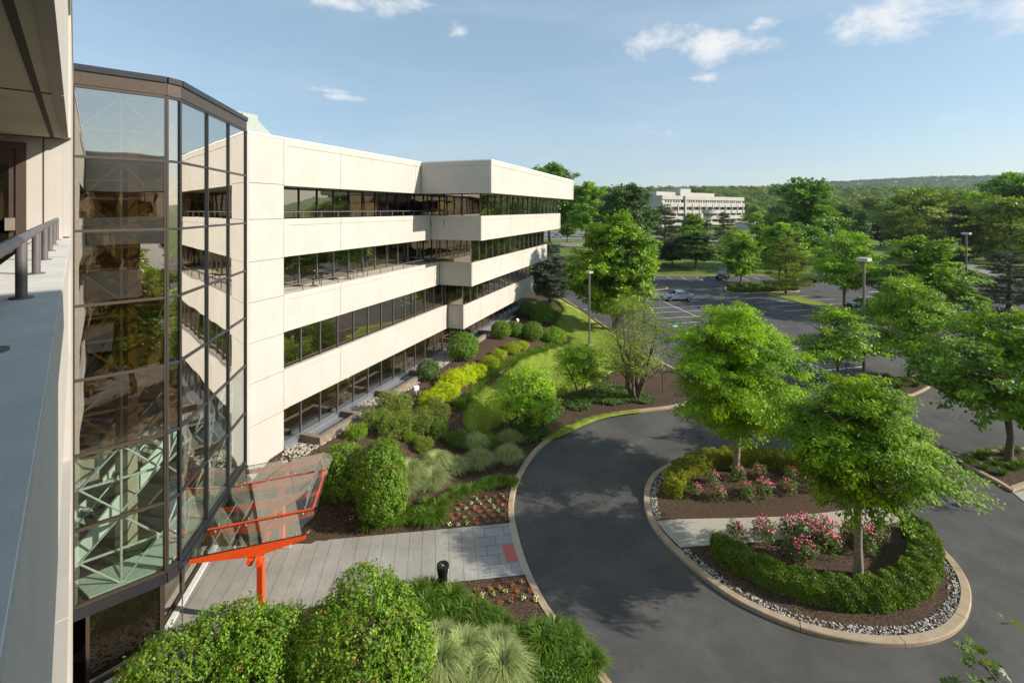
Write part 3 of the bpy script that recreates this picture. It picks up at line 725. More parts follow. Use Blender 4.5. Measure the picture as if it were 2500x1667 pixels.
def asphaltmat():
    m, nt, N, L = newmat('worn asphalt'); out = nd(nt, 'ShaderNodeOutputMaterial'); b = nd(nt, 'ShaderNodeBsdfPrincipled', i_Roughness=.88); b.inputs['Specular IOR Level'].default_value = .25
    tc = nd(nt, 'ShaderNodeTexCoord'); co = tc.outputs['Object']
    def noise(sc, det=5, ro=.6, st=None, dist=0.0):
        n = nd(nt, 'ShaderNodeTexNoise', i_Scale=sc, i_Detail=det, i_Roughness=ro, i_Distortion=dist)
        if st: mp = nd(nt, 'ShaderNodeMapping'); mp.inputs['Scale'].default_value = st; L.new(co, mp.inputs[0]); L.new(mp.outputs[0], n.inputs['Vector'])
        else: L.new(co, n.inputs['Vector'])
        return n.outputs[0]
    r = ramp(nt, [(.35, (.066, .064, .060)), (.65, (.106, .100, .091))]); L.new(noise(.45, 8), r.inputs[0]); col = r.outputs[0]
    def over(col, fac, c, amt):
        mu = nd(nt, 'ShaderNodeMath', operation='MULTIPLY', i_1=amt); L.new(fac, mu.inputs[0]); x = nd(nt, 'ShaderNodeMix', data_type='RGBA'); L.new(mu.outputs[0], x.inputs[0]); L.new(col, x.inputs[6]); x.inputs[7].default_value = (*c, 1); return x.outputs[2]
    def thr(src, a, c): q = ramp(nt, [(a, 0), (c, 1)]); L.new(src, q.inputs[0]); return q.outputs[0]
    col = over(col, thr(noise(.16, 6, .7, None, 1.2), .46, .68), (.135, .130, .120), .55)
    col = over(col, thr(noise(.9, 9, .75, (1, .35, 1), .6), .55, .72), (.16, .155, .145), .35)
    col = over(col, thr(noise(.33, 5, .6), .60, .70), (.030, .031, .034), .45)
    g = thr(noise(70, 3, .7), .5, .75); col = over(col, g, (.17, .165, .155), .35)
    v = nd(nt, 'ShaderNodeTexVoronoi', feature='DISTANCE_TO_EDGE', i_Scale=.16); dn = nd(nt, 'ShaderNodeMix', data_type='VECTOR'); dn.inputs[0].default_value = .06
    nn = nd(nt, 'ShaderNodeTexNoise', i_Scale=1.3, i_Detail=5); L.new(co, nn.inputs['Vector']); L.new(co, dn.inputs[4]); 
    sc = nd(nt, 'ShaderNodeVectorMath', operation='MULTIPLY_ADD'); sc.inputs[1].default_value = (1.6, 1.6, 0); L.new(nn.outputs[1], sc.inputs[0]); L.new(co, sc.inputs[2]); L.new(sc.outputs[0], v.inputs['Vector'])
    cr = ramp(nt, [(0, 1), (.0022, 1), (.0045, 0)]); L.new(v.outputs['Distance'], cr.inputs[0]); mk = nd(nt, 'ShaderNodeMath', operation='MULTIPLY'); L.new(cr.outputs[0], mk.inputs[0]); L.new(thr(noise(.12, 2), .5, .6), mk.inputs[1])
    col = over(col, mk.outputs[0], (.022, .022, .024), .8)
    L.new(col, b.inputs['Base Color'])
    nb = nd(nt, 'ShaderNodeTexNoise', i_Scale=120.0, i_Detail=4); L.new(co, nb.inputs['Vector']); bp = nd(nt, 'ShaderNodeBump', i_Strength=.5, i_Distance=.02); L.new(nb.outputs[0], bp.inputs['Height']); L.new(bp.outputs[0], b.inputs['Normal'])
    L.new(b.outputs[0], out.inputs[0]); return m
M['asphalt'] = asphaltmat()
# ------------------------------------------------------------------ office wings
LEV = [(15.55, 17.9, 13.45, 5.8, 40.7), (11.95, 13.85, 14.95, 4.35, 39.7), (8.15, 10.05, 16.4, 2.9, 38.7), (4.25, 6.25, 17.9, 1.45, 37.7)]
def wing(name, O, m, n, zg, label, near=False, shift=0.0, pier=2.16, e_in=0.0):
    O = np.array(O, float); m = np.array(m); n = np.array(n)
    root = thing(name, label, 'building', (O[0], O[1], zg))
    org = (O[0], O[1], zg)
    def W(s, d, z): p = O + m * s + n * d; return (p[0], p[1], z)
    def sdbox(mb, s0, s1, d0, d1, z0, z1):
        mb.hexa([W(s0, d0, z0), W(s1, d0, z0), W(s1, d1, z0), W(s0, d1, z0)], [W(s0, d0, z1), W(s1, d0, z1), W(s1, d1, z1), W(s0, d1, z1)])
    def prof(mb, a, b, out, z0, z1, left, right):
        """precast panel between (s,d) points a and b, outward direction out in (s,d); proud border at top and at free ends"""
        a = np.array(a); b = np.array(b); o = np.array(out)
        P = [(-.118, z0), (-.03, z0), (-.03, z1 - .32), (0, z1 - .30), (0, z1), (-.118, z1)]
        vs = []
        for q in (a, b):
            for off, z in P: p = q + o * off; vs.append(W(p[0], p[1], z))
        k = len(P); mb.add(vs, [tuple(range(k)), tuple(range(2 * k - 1, k - 1, -1))] + [(i, (i + 1) % k, k + (i + 1) % k, k + i) for i in range(k)])
        t = (b - a) / np.linalg.norm(b - a)
        for fl, q, sg in ((left, a, 1), (right, b, -1)):
            if fl:
                p0 = q - o * .031; p1 = q + t * sg * .3 - o * .031; p2 = q + t * sg * .3; p3 = q
                mb.hexa([W(*p0, z0), W(*p1, z0), W(*p2, z0), W(*p3, z0)], [W(*p0, z1 - .301), W(*p1, z1 - .301), W(*p2, z1 - .301), W(*p3, z1 - .301)])
    for li, (z0, z1, sI, p, sE) in enumerate(LEV):
        sI += shift; sE += shift
        runs = [((0, 0), (4.3, 0), (0, 1), 1, 0), ((4.3, 0), (sI - .75, 0), (0, 1), 0, 0), ((sI - .75, 0), (sI - .004, 0), (0, 1), 0, 0),
                ((sI, .004), (sI, p), (-1, 0), 1, 1), ((sI + .119, p), (21.6, p), (0, 1), 1, 0), ((21.6, p), (29.4, p), (0, 1), 0, 0), ((29.4, p), (36, p), (0, 1), 0, 0), ((36, p), (sE, p), (0, 1), 0, 1)]
        for a, b, o, l, r in runs:
            mb = MB(org); t = np.array(b) - np.array(a); t = t / np.linalg.norm(t) * .012
            prof(mb, np.array(a) + t, np.array(b) - t, o, z0, z1, l, r)
            mb.build('spandrel_panel', M['concrete'], root)
        i = .12
        main = [(e_in, -14), (sE - i, -14), (sE - i, p - i), (sI + i, p - i), (sI + i, -i), (e_in, -i)]
        mb = MB(org)
        if li == 1:
            mb.prism([W(s, d, 0)[:2] for s, d in [(e_in, -14), (sI + i, -14), (sI + i, -i), (e_in, -i)]], z0 + .012, 12.95)
            mb.prism([W(s, d, 0)[:2] for s, d in [(sI + i + .002, -14), (sE - i, -14), (sE - i, p - i), (sI + i + .002, p - i)]], z0 + .012, z1 - .03)
        else: mb.prism([W(s, d, 0)[:2] for s, d in main], z0 + .012, z1 - (.2 if li == 0 else .05))
        mb.build('floor_slab', M['soffit'], root)
        mb = MB(org)
        if li == 0:       # white metal roof edge
            for a, b in (((-pier, 0), (sI, 0)), ((sI, 0), (sI, p)), ((sI, p), (sE, p))):
                a = np.array(a, float); b = np.array(b, float); t = (b - a) / np.linalg.norm(b - a); o = np.array([0, 1.]) if abs(t[0]) > .5 else np.array([-1., 0])
                if o[0] < 0: a = a + t * .022; b = b + t * .022
                q = [a + o * .02, b + o * .02, b - o * .42, a - o * .42]
                if o[1] > 0 and a[1] == 0: q[1] = b + o * .02 - t * .021
                mb.hexa([W(*c, z1 + .002) for c in q], [W(*c, z1 + .085 + (.002 if o[0] < 0 else 0)) for c in q])
            mb.build('roof_coping', M['white'], root)
        if li == 1:       # balcony parapet
            sdbox(mb, 0 + .01, sI + .1, -.43, -.121, 12.94, z1 - .002)
            mb.build('parapet', M['concrete'], root)
            mb = MB(org); sdbox(mb, .012, sI - .01, -.44, -.004, z1, z1 + .012); mb.build('parapet_cap', M['stucco'], root)
    # glazing
    FLO = [(12.95, 15.56, -1.9, LEV[1]), (10.0, 11.96, -1.9, LEV[2]), (6.2, 8.16, -.35, LEV[3]), (2.45, 4.26, -.35, None)]
    wins = []
    for fi, (z0, z1, gd, lv) in enumerate(FLO):
        sF = (lv[2] + .12 + shift) if lv else 37.0 + shift
        st = 1.5 if gd < -1 else 1.46
        ed = [.02] + [st + 1.45 * k for k in range(40) if st + 1.45 * k < sF - .3] + [sF]
        seg = [((ed[k], gd), (ed[k + 1], gd), (0, 1), z0) for k in range(len(ed) - 1)]
        if lv:
            p = lv[3] - .12; nb = max(1, round((p - gd) / 1.45))
            e2 = [gd + (p - gd) * k / nb for k in range(nb + 1)]
            seg += [((sF, e2[k]), (sF, e2[k + 1]), (-1, 0), z0 if fi != 0 else z0) for k in range(nb)]
            sE = lv[4] - 1.2 + shift; nb = round((sE - sF) / 1.45); e3 = [sF + (sE - sF) * k / nb for k in range(nb + 1)]
            seg += [((e3[k], p), (e3[k + 1], p), (0, 1), lv[1] - .03) for k in range(nb)]
        wins += [(a, b, o, za, z1, fi) for a, b, o, za in seg]
    if near:
        for fi in range(4):
            for o in ((0, 1), (-1, 0)):
                mb = MB(org)
                for a, b, o2, za, zb, f in wins:
                    if f == fi and o2 == o:
                        a = np.array(a); b = np.array(b); q = np.array(o) * .03
                        mb.hexa([W(*a, za), W(*b, za), W(*(b + q), za), W(*(a + q), za)], [W(*a, zb), W(*b, zb), W(*(b + q), zb), W(*(a + q), zb)])
                if mb.v: mb.build('window_band', M['glass'], root)
    else:
        def pxsize(w):
            a = W(*w[0], w[3]); b = W(*w[1], w[3]); return abs(b[0] / b[1] - a[0] / a[1]) * (w[4] - w[3]) / a[1]
        wins.sort(key=pxsize, reverse=True)
        rest = MB(org); restm = MB(org)
        for k, (a, b, o, za, zb, fi) in enumerate(wins):
            a = np.array(a); b = np.array(b); q = np.array(o) * .03; t = (b - a) / np.linalg.norm(b - a) * .03
            g = MB(org) if k < 100 else rest; mu = MB(org) if k < 100 else restm
            a2 = a + t; b2 = b - t
            g.hexa([W(*a2, za), W(*b2, za), W(*(b2 + q), za), W(*(a2 + q), za)], [W(*a2, zb), W(*b2, zb), W(*(b2 + q), zb), W(*(a2 + q), zb)])
            q2 = np.array(o) * .09
            mu.hexa([W(*(b - t), za), W(*(b + t), za), W(*(b + t + q2), za), W(*(b - t + q2), za)], [W(*(b - t), zb), W(*(b + t), zb), W(*(b + t + q2), zb), W(*(b - t + q2), zb)])
            if k < 100:
                wo = g.build('window', M['glass'], root); mu.build('mullion', M['mullion'] if fi > 0 else M['mullion_dark'], wo)
        if rest.v:
            ro = tag(rest.build('window_row', M['glass'], root), kind='stuff'); restm.build('mullion', M['mullion'], ro)
    # pier
    zs = [zg - 2.2, 2.15, 4.2, 6.2, 8.1, 10.0, 11.9, 13.88, 15.6, 17.9]
    for k in range(len(zs) - 1):
        mb = MB(org); sdbox(mb, -pier + .10, -.006, -.10, 0, zs[k] + .012, zs[k + 1] - .012); mb.build('pier_panel', M['concrete'], root)
    mb = MB(org); sdbox(mb, -pier, -.008, -2.3, -.101, zg - 2.2, 17.88); sdbox(mb, -pier, -pier + .09, -.1005, -.002, zg - 2.2, 17.89); mb.build('pier_core', M['concrete'], root)
    # balcony rails
    def rail(sA, sB, zb, d=-.22, r=.026, h=.36, sp=1.40, endA=True, s0=None):
        mb = MB(org); pts = []
        if endA: pts += [W(sA, d, zb), W(sA, d, zb + h - .12), W(sA + .035, d, zb + h - .04), W(sA + .12, d, zb + h)]
        else: pts += [W(sA, d, zb + h)]
        pts += [W(sB, d, zb + h)]
        mb.tube(pts, r, 12); R = mb.build('railing', M['rail'], root, smooth=True)
        s = (s0 if s0 is not None else sA + sp)
        while s < sB:
            mb = MB(org); mb.tube([W(s, d, zb), W(s, d, zb + h - .01)], r * .95, 12); c = W(s, d, zb); mb.lathe(c, [(.052, 0), (.052, .010), (.03, .012)], 16)
            mb.build('rail_post', M['rail'], R, smooth=True); s += sp
    ctx = dict(root=root, org=org, W=W, box=sdbox, rail=rail)
    return ctx

far = wing('office_building', O1, MV, NV, 2.1, 'cream office building with stacked overhanging floors and dark ribbon windows')
far['rail'](.12, 15.4, 13.862); far['rail'](.12, 16.6, 10.05)
fr, fo, fW, fb = far['root'], far['org'], far['W'], far['box']
mb = MB(fo); fb(mb, .004, 37.5, -.32, .10, 2.0, 2.44)
mb.build('base_ledge', M['grate'], fr)
# near wing mirrors it; the photograph is taken from its fourth floor balcony
MN = np.array([.670, -.742]); NN = np.array([.742, .670]); O2 = np.array([-7.575, 8.3]) + NN * .0
near = wing('office_building', O2, MN, NN, 0.05, 'tan soffit, pale parapet and balcony of the nearest office building at the left edge', near=True, shift=.25, pier=7.55, e_in=0.02)
nr_, no, nW, nb_ = near['root'], near['org'], near['W'], near['box']
near['rail'](.42, 24, 13.862, d=-.165, r=.0275, h=.335, sp=1.37, endA=False, s0=.55)
mb = MB(no); nb_(mb, .03, 13.4, -.255, -.205, 15.552, 15.565); nb_(mb, .03, .055, -1.9, -.02, 15.551, 15.566); nb_(mb, 4.293, 4.307, -1.9, -.125, 15.5525, 15.566); nb_(mb, 8.6, 8.614, -1.9, -.125, 15.5525, 15.566)
mb.build('soffit_joint', M['joint'], nr_)
mb = MB(no); nb_(mb, -.0085, .001, -.345, -.33, 12.95, 15.56); nb_(mb, 4.293, 4.307, -.43, -.01, 13.858, 13.8635); nb_(mb, 2.2, 2.206, -.43, -.01, 13.858, 13.8635)
mb.build('wall_joint', M['joint'], nr_)
mb = MB(no); nb_(mb, -.05, .06, -.66, -.54, 12.95, 15.45); nb_(mb, -.05, .06, -1.85, -1.72, 12.95, 15.45); nb_(mb, -.05, .061, -1.72, -.66, 15.33, 15.45)
dr = mb.build('door', M['bronze'], nr_)
mb = MB(no); nb_(mb, -.02, .03, -.74, -.662, 12.96, 15.32); nb_(mb, -.02, .03, -1.718, -1.64, 12.96, 15.32); nb_(mb, -.02, .03, -1.64, -.74, 15.22, 15.32); mb.build('door_frame', M['bronze'], dr)
mb = MB(no); nb_(mb, 0, .02, -1.64, -.74, 13.3, 15.22); mb.build('door_glass', M['glass'], dr)
mb = MB(no); nb_(mb, 0, .022, -1.64, -.74, 12.96, 13.295); mb.build('kick_plate', M['darkmetal'], dr)
mb = MB(no); nb_(mb, .031, .10, -.78, -.665, 14.02, 14.22); mb.build('door_handle', M['planter'], dr)

# roof plant on the far wing
def hvac():
    t = thing('rooftop_unit', 'pale green metal ventilation unit with a hood on the far roof', 'roof unit', fW(2.6, -7.4, 17.72))
    o = tuple(t.location); W = fW
    mb = MB(o); fb(mb, .6, 4.3, -8.6, -6.4, 17.72, 20.3); mb.build('cabinet', M['hvac'], t, bevel=.03)
    mb = MB(o); mb.add([W(4.31, -8.5, 20.05), W(4.31, -6.5, 20.05), W(5.45, -6.5, 19.25), W(5.45, -8.5, 19.25), W(4.31, -8.5, 19.05), W(4.31, -6.5, 19.05)], [(0, 1, 2, 3), (0, 3, 4), (1, 5, 2), (4, 3, 2, 5), (0, 4, 5, 1)])
    mb.build('intake_hood', M['hvac'], t)
    for s in (1.9, 3.1): mb = MB(o); fb(mb, s, s + .03, -6.399, -6.37, 17.8, 20.25); mb.build('panel_seam', M['darkmetal'], t)
    mb = MB(o); fb(mb, 2.5, 2.66, -6.399, -6.375, 19.75, 20.0); mb.build('warning_label', M['white'], t)
hvac()

# ------------------------------------------------------------------ glass stair tower
TL, TA, TB, TE = np.array([-12.74, 14.0]), np.array([-11.06, 15.48]), np.array([-10.92, 15.92]), np.array([-12.27, 22.3])
TZ = [2.78, 5.0, 7.17, 9.36, 11.53, 13.72, 15.9, 17.95]
def tower():
    org = (-13.5, 18.0, 0.0)
    t = thing('stair_tower', 'tall bronze glass stair tower with steel truss inside beside the far wing', 'tower', org)
    def seg(a, b, u): return a + (b - a) * u
    def wall(mb, a, b, z0, z1, th, off=0.0):
        d = (b - a) / np.linalg.norm(b - a); o = np.array([d[1], -d[0]])
        p = [a + o * off, b + o * off, b + o * (off - th), a + o * (off - th)]
        mb.hexa([(*q, z0) for q in p], [(*q, z1) for q in p])
    fac = [(TL, TA, 1), (TA, TB, 1), (TB, TE, 3)]
    for fi, (a, b, nn) in enumerate(fac):
        for k in range(nn):
            p, q = seg(a, b, k / nn), seg(a, b, (k + 1) / nn)
            for r in range(7):
                mb = MB(org); wall(mb, p, q, TZ[r] + .002, TZ[r + 1] - .002, .02, -.03)
                mb.build('pane', M['clearglass'] if r < 2 else M['towerglass'], t)
        d = (b - a) / np.linalg.norm(b - a); o = np.array([d[1], -d[0]])
        for r in range(8):
            h = .075
            mb = MB(org); wall(mb, a + d * .02, b - d * .02, TZ[r] - h / 2, TZ[r] + h / 2, .13, .018); mb.build('transom', M['mullion_dark'] if fi else M['bronze'], t)
        us = [k / nn for k in range(nn + 1)]
        for u in us:
            if fi == 2 and u == 0: continue
            c = seg(a, b, u); w = .11 if fi == 0 else (.06 if fi == 1 else .062)
            mb = MB(org); wall(mb, c - d * w / 2, c + d * w / 2, TZ[0] - .03, TZ[-1] + .03, .16, .026 + .003 * fi)
            mb.build('mullion', M['bronze'] if fi == 0 else M['mullion_dark'], t)
    # fascia, roof and bottom beam
    def ring(z0, z1, off, th, mat, nm):
        for a, b in ((TL, TA), (TA, TB), (TB, TE)):
            d = (b - a) / np.linalg.norm(b - a); mb = MB(org); wall(mb, a - d * .0, b + d * .0, z0, z1, th, off); mb.build(nm, mat, t)
    ring(18.0, 18.40, .03, .2, M['bronze'], 'fascia'); ring(18.40, 18.58, .09, .3, M['mullion_dark'], 'roof_edge')
    ring(2.42, 2.74, .05, .3, M['mullion_dark'], 'sill_beam')
    foot = [tuple(TL), tuple(TA), tuple(TB), tuple(TE), (-16.5, 25.5), (-22, 22), (-19.5, 12.5), (-15, 12)]
    ins = [tuple(np.array(TL) + (-.1, .2)), tuple(np.array(TA) + (-.25, .15)), tuple(np.array(TB) + (-.25, .1)), tuple(np.array(TE) + (-.2, -.05)), (-16.5, 25.5), (-22, 22), (-19.5, 12.5), (-15, 12)]
    mb = MB(org); mb.prism(ins, 18.05, 18.35); mb.build('roof', M['darkint'], t)
    mb = MB(org); mb.prism(ins, 2.44, 2.72); mb.build('lower_ceiling', M['darkint'], t)
    # interior walls and landings
    bw = [(-13.9, 13.2), (-17.0, 15.2), (-18.2, 20.5), (-15.5, 23.4), (-12.5, 22.7)]
    for a, b in zip(bw[:-1], bw[1:]):
        mb = MB(org); wall(mb, np.array(a), np.array(b), .1, 18.0, .15); mb.build('inner_wall', M['tanwall'], t)
    for z in (6.1, 9.9, 13.7):
        mb = MB(org); mb.prism([(-14.2, 13.6), (-16.9, 15.3), (-18.0, 20.4), (-15.6, 23.1), (-14.6, 22.2), (-16.0, 20.0), (-15.3, 16.2), (-13.6, 14.4)], z - .35, z); mb.build('landing', M['tanwall'], t)
    for x, y in ((-13.4, 16.8), (-14.2, 20.6)):
        mb = MB(org); mb.box(x - .22, y - .22, .1, x + .22, y + .22, 18.0); mb.build('inner_column', M['tanwall'], t)
    def flight(p, q, w, z0, z1, n):
        p, q = np.array(p), np.array(q); d = (q - p) / np.linalg.norm(q - p); o = np.array([d[1], -d[0]]) * w / 2
        s = None
        mb = MB(org)
        for k in range(n):
            a = p + (q - p) * k / n; b = p + (q - p) * (k + 1) / n; z = z0 + (z1 - z0) * (k + 1) / n
            mb.hexa([(*(a - o), z - .05), (*(b - o), z - .05), (*(b + o), z - .05), (*(a + o), z - .05)], [(*(a - o), z), (*(b - o), z), (*(b + o), z), (*(a + o), z)])
        s = mb.build('stair', M['paleint'], t)
        for sg in (-1, 1):
            mb = MB(org); a = p + o * sg * 1.06; b = q + o * sg * 1.06; w2 = o * .08
            mb.hexa([(*(a - w2), z0 - .35), (*(b - w2), z1 - .35), (*(b + w2), z1 - .35), (*(a + w2), z0 - .35)], [(*(a - w2), z0 + .35), (*(b - w2), z1 + .35), (*(b + w2), z1 + .35), (*(a + w2), z0 + .35)])
            mb.build('stringer', M['paleint'], s, bevel=.01)
            mb = MB(org); mb.tube([(*a, z0 + 1.0), (*b, z1 + 1.0)], .025, 8); mb.build('handrail', M['steel'], s, smooth=True)
    flight((-14.7, 15.2), (-13.3, 19.0), 1.2, 2.85, 6.1, 16)
    mb = MB(org); mb.prism([(-12.6, 14.4), (-11.25, 15.6), (-11.2, 16.2), (-11.9, 20.2), (-13.0, 20.2), (-12.4, 16.3), (-13.6, 15.0)], 2.73, 2.82); mb.build('walkway_slab', M['paleint'], t)
    flight((-14.2, 15.6), (-15.0, 20.6), 1.3, 6.1, 9.9, 18)
    flight((-15.0, 20.6), (-14.2, 15.6), 1.3, 9.9, 13.7, 18)
    # space frame
    for fi, (a, b, nn) in enumerate(((TL, TA, 1), (TB, TE, 3))):
        d = (b - a) / np.linalg.norm(b - a); o = -np.array([d[1], -d[0]])
        mb = MB(org)
        for k in range(nn):
            u0, u1 = (k + .06) / nn, (k + .94) / nn
            um = (u0 + u1) / 2
            for r in range(7):
                zt, zb = TZ[r + 1] - .12, TZ[r] + .06; zm = (zt + zb) / 2 - .1
                c = lambda u, i, z: (*(seg(a, b, u) + o * i), z)
                C = c(um, .32, zt); Cb = c(um, .32, zb - .06)
                Lf, Rt = c(u0, .5, zm), c(u1, .5, zm); Lb, Rb = c(u0 + .05, 1.25, zt - .5), c(u1, 1.25, zt - .5)
                for p, q, rr in ((C, Cb, .035), (C, Lf, .032), (C, Rt, .032), (Lf, Rt, .04), (Cb, Lf, .028), (Cb, Rt, .028), (C, Rb, .026), (Lb, Rb, .03), (c(u0, .34, zt), c(u1, .34, zt), .034)):
                    mb.tube([p, q], rr, 7)
        mb.build('truss', M['pipe'], t, smooth=True)
    # recessed storefront below the glass
    gl = [(TL + np.array([.12, .30]), TA + np.array([-.30, .25])), (TA + np.array([-.30, .25]), np.array([-11.95, 16.5])), (np.array([-11.95, 16.5]), np.array([-13.1, 22.2]))]
    for i, (a, b) in enumerate(gl):
        nn = 1 if i < 2 else 4
        for k in range(nn):
            p, q = seg(a, b, k / nn), seg(a, b, (k + 1) / nn)
            mb = MB(org); wall(mb, p, q, .16, 2.43, .03); sf = mb.build('storefront_glass', M['glass'], t)
            d = (q - p) / np.linalg.norm(q - p)
            mb = MB(org); wall(mb, p, p + d * .09, .12, 2.435, .14, .05); wall(mb, q - d * .09, q - d * .002, .12, 2.435, .14, .05); wall(mb, p + d * .09, q - d * .09, .12, .24, .12, .04); mb.build('storefront_frame', M['bronze'], sf)
    mb = MB(org); wall(mb, np.array([-11.75, 16.3]), np.array([-12.9, 22.0]), .0, .17, .2, .15); wall(mb, TL + np.array([.25, .1]), TA + np.array([-.05, .1]), .0, .15, .2, .05); mb.build('base_kerb', M['white'], t)
tower()

# ------------------------------------------------------------------ entrance canopy
def canopy():
    org = (-8.8, 18.2, .12)
    t = thing('entrance_canopy', 'orange red steel entrance canopy roofed with pale green glass sheets', 'canopy', org)
    fd = (TE - TB) / np.linalg.norm(TE - TB); pd = np.array([fd[1], -fd[0]])
    base = TB + fd * .02 + pd * .22
    Q = lambda f, p, z: (*(base + fd * f + pd * p), z)
    Lp = 3.62; FS = [.10, 1.45, 2.85, 4.25, 5.65]
    zc = lambda p: 2.74 + .30 * p / Lp
    for k, f in enumerate(FS):
        mb = MB(org); w = .055
        hs = [(0, .14), (.55, .36), (.60, .36), (1.0, .13)]
        vs = []; fs = []
        for u, h in hs:
            p = Lp * u; zt = zc(p)
            for sgn in (-1, 1): vs += [Q(f + sgn * w, p, zt - h), Q(f + sgn * w, p, zt)]
        for i in range(len(hs) - 1):
            b = i * 4; fs += [(b, b + 1, b + 5, b + 4), (b + 3, b + 2, b + 6, b + 7), (b + 1, b + 3, b + 7, b + 5), (b + 2, b, b + 4, b + 6)]
        fs += [(0, 2, 3, 1), (12, 13, 15, 14)]
        mb.add(vs, fs); mb.build('beam', M['orange'], t, bevel=.006)
    mb = MB(org); p0, p1 = 2.15, 1.75
    mb.bar(Q(-.12, p0, zc(2) - .50), Q(5.75, p1, zc(2) - .50), .14, .26); mb.build('girder', M['orange'], t, bevel=.006)
    mb = MB(org); mb.bar(Q(-.05, p0 - .28, zc(2) - .47), Q(.28, p0 - .28, zc(2) - .47), .2, .14); mb.bar(Q(-.0, p0 - .28, zc(2) - .57), Q(.22, p0 - .28, zc(2) - .57), .12, .1); mb.build('bracket', M['orange'], t)
    for f, p in ((.30, 2.13), (4.25, 1.86)):
        c = Q(f, p, 0); zt = zc(2) - .64
        mb = MB(org); mb.box(c[0] - .10, c[1] - .10, .12, c[0] + .10, c[1] + .10, zt); mb.build('post', M['orange'], t, bevel=.008)
        mb = MB(org); mb.prism([(c[0] - .32, c[1] - .30), (c[0] + .42, c[1] - .26), (c[0] + .42, c[1] + .26), (c[0] - .32, c[1] + .24)], .115, .175); mb.build('footing', M['lightpath'], t)
    for a, b, dz in ((.02, 1.40, .055), (1.50, 4.20, .075), (4.30, 5.90, .055)):
        parts = 2 if b - a > 2 else 1
        mb = MB(org)
        q = [(a, -.04), (b, -.04), (b, Lp + .12), (a, Lp + .12)]
        mb.hexa([Q(f, p, zc(p) + dz) for f, p in q], [Q(f, p, zc(p) + dz + .016) for f, p in q])
        g = mb.build('glass_sheet', M['canopyglass'], t)
        for e in ((a, -.04, a, Lp + .12), (b, -.04, b, Lp + .12)):
            mb = MB(org); mb.bar(Q(e[0], e[1], zc(e[1]) + dz + .008), Q(e[2], e[3], zc(e[3]) + dz + .008), .014, .022); mb.build('seal_strip', M['black'], g)
        for f in (a + .12, b - .12):
            for p in (.35, 1.35, 2.35, 3.3): mb = MB(org); mb.lathe(Q(f, p, zc(p) + dz + .016), [(.035, 0), (.035, .018), (.015, .03)], 10); mb.build('glass_clip', M['steel'], g, smooth=True)
        for p in (.55, 1.15):
            mb = MB(org); mb.tube([Q(a + .06, p, zc(p) + dz + .022), Q(min(b, a + 1.38) - .06, p, zc(p) + dz + .022)], .012, 6); mb.build('glass_rod', M['steel'], g, smooth=True)
    for f in (1.45, 4.25):
        mb = MB(org); mb.bar(Q(f, .05, zc(0) + .085), Q(f, Lp, zc(Lp) + .085), .045, .05)
        for p in (.8, 1.7, 2.6): mb.box(Q(f, p, 0)[0] - .03, Q(f, p, 0)[1] - .05, zc(p) + .03, Q(f, p, 0)[0] + .03, Q(f, p, 0)[1] + .05, zc(p) + .09)
        mb.build('glazing_bar', M['orange'], t)
    mb = MB(org); mb.bar(Q(1.45, Lp + .0, zc(Lp) + .10), Q(4.25, Lp + .0, zc(Lp) + .10), .05, .05); mb.build('edge_bar', M['orange'], t)
    # metal sign letters seen from behind along the outer edge
    mb = MB(org); mb.bar(Q(1.6, Lp - .28, zc(Lp) + .14), Q(4.9, Lp - .28, zc(Lp) + .14), .03, .03); sg = mb.build('sign_rail', M['steel'], t)
    f = 1.75
    for k, wd in enumerate((.26, .30, .12, .28, .30, .24, .30, .12, .26, .22)):
        mb = MB(org); z0 = zc(Lp) + .155; p = Lp - .28
        mb.bar(Q(f, p, z0 + .15), Q(f + .05, p, z0 + .15), .04, .30)
        if wd > .15: mb.bar(Q(f + wd - .05, p, z0 + .15), Q(f + wd, p, z0 + .15), .04, .30); mb.bar(Q(f + .051, p, z0 + (.27 if k % 2 else .03)), Q(f + wd - .051, p, z0 + (.27 if k % 2 else .03)), .04, .05)
        mb.build('sign_letter', M['steel'], sg); f += wd + .05
    # gutter along the glass and rain chains
    mb = MB(org); mb.bar(Q(-.15, -.13, 2.66), Q(6.2, -.13, 2.66), .16, .12); mb.build('gutter', M['darkmetal'], t)
    for f in (-.10, 6.1):
        mb = MB(org); c = Q(f, -.13, 0); z = .2
        while z < 2.6: mb.lathe((c[0], c[1], z), [(.008, 0), (.024, .025), (.024, .035), (.008, .06)], 8); z += .065
        mb.build('rain_chain', M['darkmetal'], t, smooth=True)
canopy()

# bistro furniture on the third floor ledge
def bistro(s, d, rz):
    c = fW(s, d, 10.0)
    t = thing('bistro_table', '', 'table', c, rz)
    mb = MB(); mb.lathe((0, 0, .46), [(.36, 0), (.37, .012), (.36, .024)], 24); mb.build('tabletop', M['black'], t, smooth=True)
    mb = MB(); mb.tube([(0, 0, .03), (0, 0, .46)], .03, 10); mb.build('pedestal', M['black'], t, smooth=True)
    mb = MB()
    for k in range(4): a = k * math.pi / 2; mb.bar((0, 0, .03), (.28 * math.cos(a), .28 * math.sin(a), .012), .04, .02)
    mb.build('foot', M['black'], t); return t
for s, d, l in ((2.9, -.75, 'round black bistro table on the third floor ledge, nearest the pier'), (5.9, -.8, 'round black bistro table at the middle of the third floor ledge'), (5.3, -1.45, 'round black bistro table close against the third floor glass')):
    tag(bistro(s, d, s), l, group='bistro tables on the ledge')
